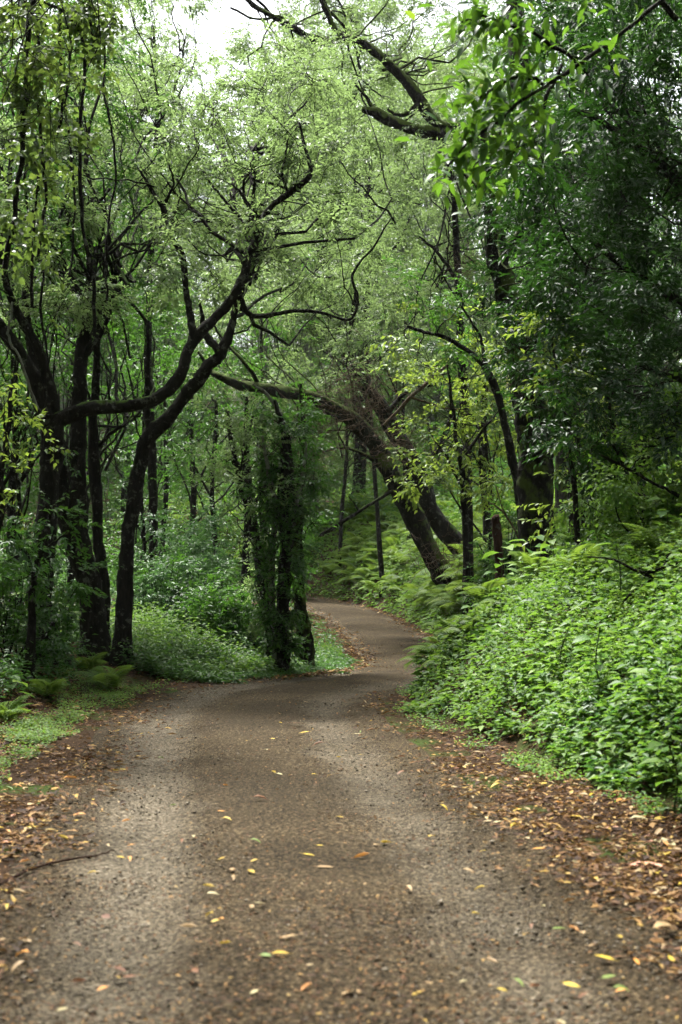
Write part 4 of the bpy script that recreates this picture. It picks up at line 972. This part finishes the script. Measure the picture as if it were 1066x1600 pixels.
# the leaves one can pick out, each an object of its own
def leaf_me(m, curl, fold, Wf, seed):
    gg = np.random.default_rng(seed)
    V, Fc, t = leaves(np.array([[-.5, 0, 0]]), np.array([[1., 0, 0]]), np.array([[0, 0, 1.]]), 1., Wf, 8, curl, fold, np.array([gg.uniform(.2, .9)]), gg)
    v2, q2 = tube(np.array([[-.5, 0, 0], [-.62, .02, .02], [-.72, .05, .03]]), [.012, .01, .006], 3)
    V = np.vstack([V, v2]); V[:, 2] -= V[:, 2].min()
    return mesh('fallen_leaf', V, np.vstack([Fc, np.vstack([q2[:, :3], q2[:, [0, 2, 3]]]) + 8]), M[m], np.concatenate([t, np.full(2 * len(q2), .1)]))
SHP = {'flat': (.04, .12, .42), 'curled': (.3, .5, .38), 'folded': (-.12, .95, .34), 'broad': (.08, .2, .58)}
LM = {(c, s): leaf_me(c, *SHP[s], hash_) for hash_, (c, s) in enumerate((c, s) for c in ('yellow', 'orange', 'brown', 'tan', 'green', 'cream', 'pinkish') for s in SHP)}
used = {}
cols = ['yellow', 'yellow', 'tan', 'tan', 'orange', 'brown', 'brown', 'green', 'cream', 'yellow']
def place_leaf(x, y, L, colr, shp, lab=None, az=None, lift=0.):
    z = float(surf(np.array([x]), np.array([y]))[0])
    o = link('fallen_leaf', LM[(colr, shp)], None, (x, y, z + .006 + lift), (g.normal(0, .12), g.normal(0, .12), g.uniform(0, 6.28) if az is None else az))
    o.scale = (L, L, L)
    if lab is None:
        side, t, _, yc = road_info(x, y); t = float(t[0]); off = (t + 1.5) * float(side[0])
        if t > .02: zone = 'in the litter of the left verge' if side[0] < 0 else 'in the litter below the bank'
        elif off < -1.1: zone = 'on gravel by the left verge'
        elif off < -.45: zone = 'on the left wheel track'
        elif off < .2: zone = 'on the crown between the wheel tracks'
        elif off < .85: zone = 'on the right wheel track'
        else: zone = 'on gravel by the right verge'
        dz = 'very near' if y < 5.6 else 'near' if y < 7 else 'fairly near' if y < 8.8 else 'mid-distance' if y < 11 else 'further off' if y < 14 else 'distant'
        sz = 'large' if L > .08 else 'small' if L < .045 else 'mid-sized'
        lab = f'{dz} {sz} {shp} {colr} leaf {zone}'
        for _ in range(40):
            if lab not in used: break
            colr = cols[g.integers(0, len(cols))]; shp = list(SHP)[g.integers(0, 4)]; L = L * g.uniform(.75, 1.2)
            sz = 'large' if L > .08 else 'small' if L < .045 else 'mid-sized'
            lab = f'{dz} {sz} {shp} {colr} leaf {zone}'
        used[lab] = 1; o.data = LM[(colr, shp)]; o.scale = (L, L, L)
    tag(o, lab, 'leaf', 'fallen leaves scattered along the road')
SPEC = [(565, 1362, .10, 'orange', 'folded', 'bright orange-yellow leaf lying alone on the right wheel track'), (408, 1270, .11, 'brown', 'curled', 'dark brown crumpled leaf on the crown of the road'),
 (482, 1357, .08, 'yellow', 'flat', 'flat yellow leaf left of the bright orange-yellow one'), (508, 1378, .11, 'tan', 'flat', 'long tan leaf between the yellow leaf and the orange-yellow one'),
 (355, 1303, .08, 'yellow', 'curled', 'curled yellow leaf left of the crown, behind the small upright ones'), (347, 1365, .05, 'yellow', 'broad', 'small upright yellow leaf on the left part of the crown'),
 (397, 1368, .05, 'yellow', 'broad', 'small yellow leaf paired beside the upright one'), (333, 1425, .06, 'cream', 'curled', 'small curved cream-yellow leaf on the crown'),
 (407, 1440, .06, 'cream', 'broad', 'crumpled pale cream leaf, brightest on the road'), (337, 1465, .045, 'yellow', 'broad', 'small bright yellow leaf below the curved cream one'),
 (438, 1520, .08, 'yellow', 'broad', 'olive-yellow leaf near the front of the crown'), (450, 1493, .09, 'tan', 'flat', 'thin tan leaf above the olive-yellow one'),
 (652, 1590, .05, 'yellow', 'broad', 'brightest yellow leaf at the very front of the road'), (35, 1530, .09, 'orange', 'curled', 'pinkish-orange curled leaf at the front left'),
 (302, 1560, .10, 'brown', 'curled', 'dark brown bark-like leaf at the front of the crown'), (295, 1480, .08, 'tan', 'folded', 'upright folded tan leaf left of the crown'),
 (627, 1226, .09, 'brown', 'curled', 'dark brown leaf alone on the right wheel track, far side'), (468, 1143, .16, 'brown', 'flat', 'long reddish-brown leaf lying on the crest of the road'),
 (497, 1180, .12, 'brown', 'curled', 'dark curled leaf with a stalk beyond the middle of the road'), (475, 1157, .12, 'yellow', 'flat', 'yellow leaf behind the dark curled leaf'),
 (767, 1275, .11, 'tan', 'folded', 'long folded tan leaf at the foot of the litter, right side'), (807, 1274, .09, 'yellow', 'broad', 'round yellow leaf in the litter beside the long folded tan one'),
 (803, 1310, .09, 'yellow', 'folded', 'folded yellow leaf just inside the right litter'), (780, 1306, .09, 'cream', 'broad', 'whitish leaf at the right litter edge'),
 (845, 1347, .10, 'orange', 'flat', 'amber leaf at the right litter edge'), (1010, 1358, .19, 'pinkish', 'flat', 'very large pinkish and yellow leaf in the right litter'),
 (1040, 1480, .15, 'tan', 'curled', 'large curled pale tan leaf at the right border'), (1045, 1425, .10, 'yellow', 'broad', 'yellow leaf between the two largest ones at the right border'),
 (945, 1530, .09, 'yellow', 'flat', 'slim yellow-green leaf at the front right'), (952, 1557, .08, 'green', 'flat', 'green leaf at the front right'),
 (810, 1572, .06, 'green', 'curled', 'small bright green leaf at the front'), (893, 1570, .08, 'yellow', 'flat', 'thin yellow leaf at the front, right of the small green one'),
 (1040, 1322, .15, 'cream', 'broad', 'large whitish crumpled leaf at the bank foot by the right border'), (1000, 1290, .12, 'cream', 'curled', 'curled whitish leaf at the bank foot'),
 (560, 1160, .10, 'cream', 'flat', 'pale leaf on the right of the crest'), (192, 1218, .09, 'yellow', 'flat', 'yellow leaf at the edge of the left litter'), (124, 1293, .09, 'orange', 'broad', 'orange-yellow leaf on the left wheel track'),
 (197, 1302, .06, 'orange', 'folded', 'small orange leaf right of the orange-yellow one'), (112, 1232, .13, 'orange', 'curled', 'golden curled leaf at the edge of the left litter'), (142, 1200, .10, 'brown', 'curled', 'brown curled leaf at the edge of the left litter'),
 (164, 1192, .08, 'orange', 'flat', 'orange leaf in the left litter edge'), (52, 1299, .09, 'yellow', 'flat', 'yellow-green leaf near the left border'), (283, 1168, .10, 'orange', 'flat', 'orange-brown leaf on the pale left track, far side')]
for px, py, L, c, s, lab in SPEC:
    Y = hit(px, py, 3, 40); p = at(px, py, Y); place_leaf(p[0], p[1], L * .95, c, s, lab, g.normal(0, .45) + (math.pi if g.uniform() < .5 else 0), .004)
x, y, _, t, yc = scatter(700, lambda y: -y * .25, lambda y: y * .25, 4.6, 17, lambda x, y, s, t, yc: (t < .05), g)
for a, b_ in list(zip(x, y))[:130]:
    place_leaf(a, b_, g.uniform(.04, .075), cols[g.integers(0, 10)], list(SHP)[g.integers(0, 4)])
x, y, _, t, yc = scatter(900, lambda y: -y * .25, lambda y: y * .25, 6.2, 12, lambda x, y, s, t, yc: (t > -.05) & (t < 1.1), g)
for a, b_ in list(zip(x, y))[:105]:
    place_leaf(a, b_, g.uniform(.05, .095), ['tan', 'tan', 'brown', 'orange', 'yellow', 'tan', 'pinkish', 'cream'][g.integers(0, 8)], list(SHP)[g.integers(0, 4)], lift=.012)
# a thin reddish stick lying across the left track
p = [(x_, y_) for x_, y_ in ((-20, 1402), (20, 1390), (60, 1378), (100, 1367), (150, 1357), (178, 1352))]
W_ = []
for a, c in p:
    Yh = hit(a, c, 3, 40); q = at(a, c, Yh); W_.append([q[0], q[1], float(surf(np.array([q[0]]), np.array([q[1]]))[0]) + .012])
W_ = np.array(W_); V, Q = tube(wob(catmull(W_, 6), .01, g), np.linspace(.009, .004, 31), 6, .2, 3)
tag(link('stick', mesh('stick', V - W_[0], Q, M['bark_red'], smooth=True), None, W_[0]), 'thin reddish stick lying across the left wheel track at the left border', 'stick')

# ------------------------------------------------------------------ haze
HAZE = .00015
if HAZE:
    m, t = mat('haze'); v = N(t, 'ShaderNodeVolumePrincipled'); v.inputs['Density'].default_value = HAZE; v.inputs['Color'].default_value = (.92, .95, .93, 1)
    o = N(t, 'ShaderNodeOutputMaterial'); t.links.new(v.outputs[0], o.inputs['Volume'])
    x0, x1, y0, y1, z0, z1 = -420, 420, -64, 425, -3, 62
    V = np.array([[a, b, c] for a in (x0, x1) for b in (y0, y1) for c in (z0, z1)])
    Q = np.array([[0, 1, 3, 2], [4, 6, 7, 5], [0, 4, 5, 1], [2, 3, 7, 6], [0, 2, 6, 4], [1, 5, 7, 3]])
    o = link('haze', mesh('haze', V, Q, m)); o['kind'] = 'stuff'
print('TRIANGLES', TRIS[0], 'OBJECTS', len(bpy.data.objects))
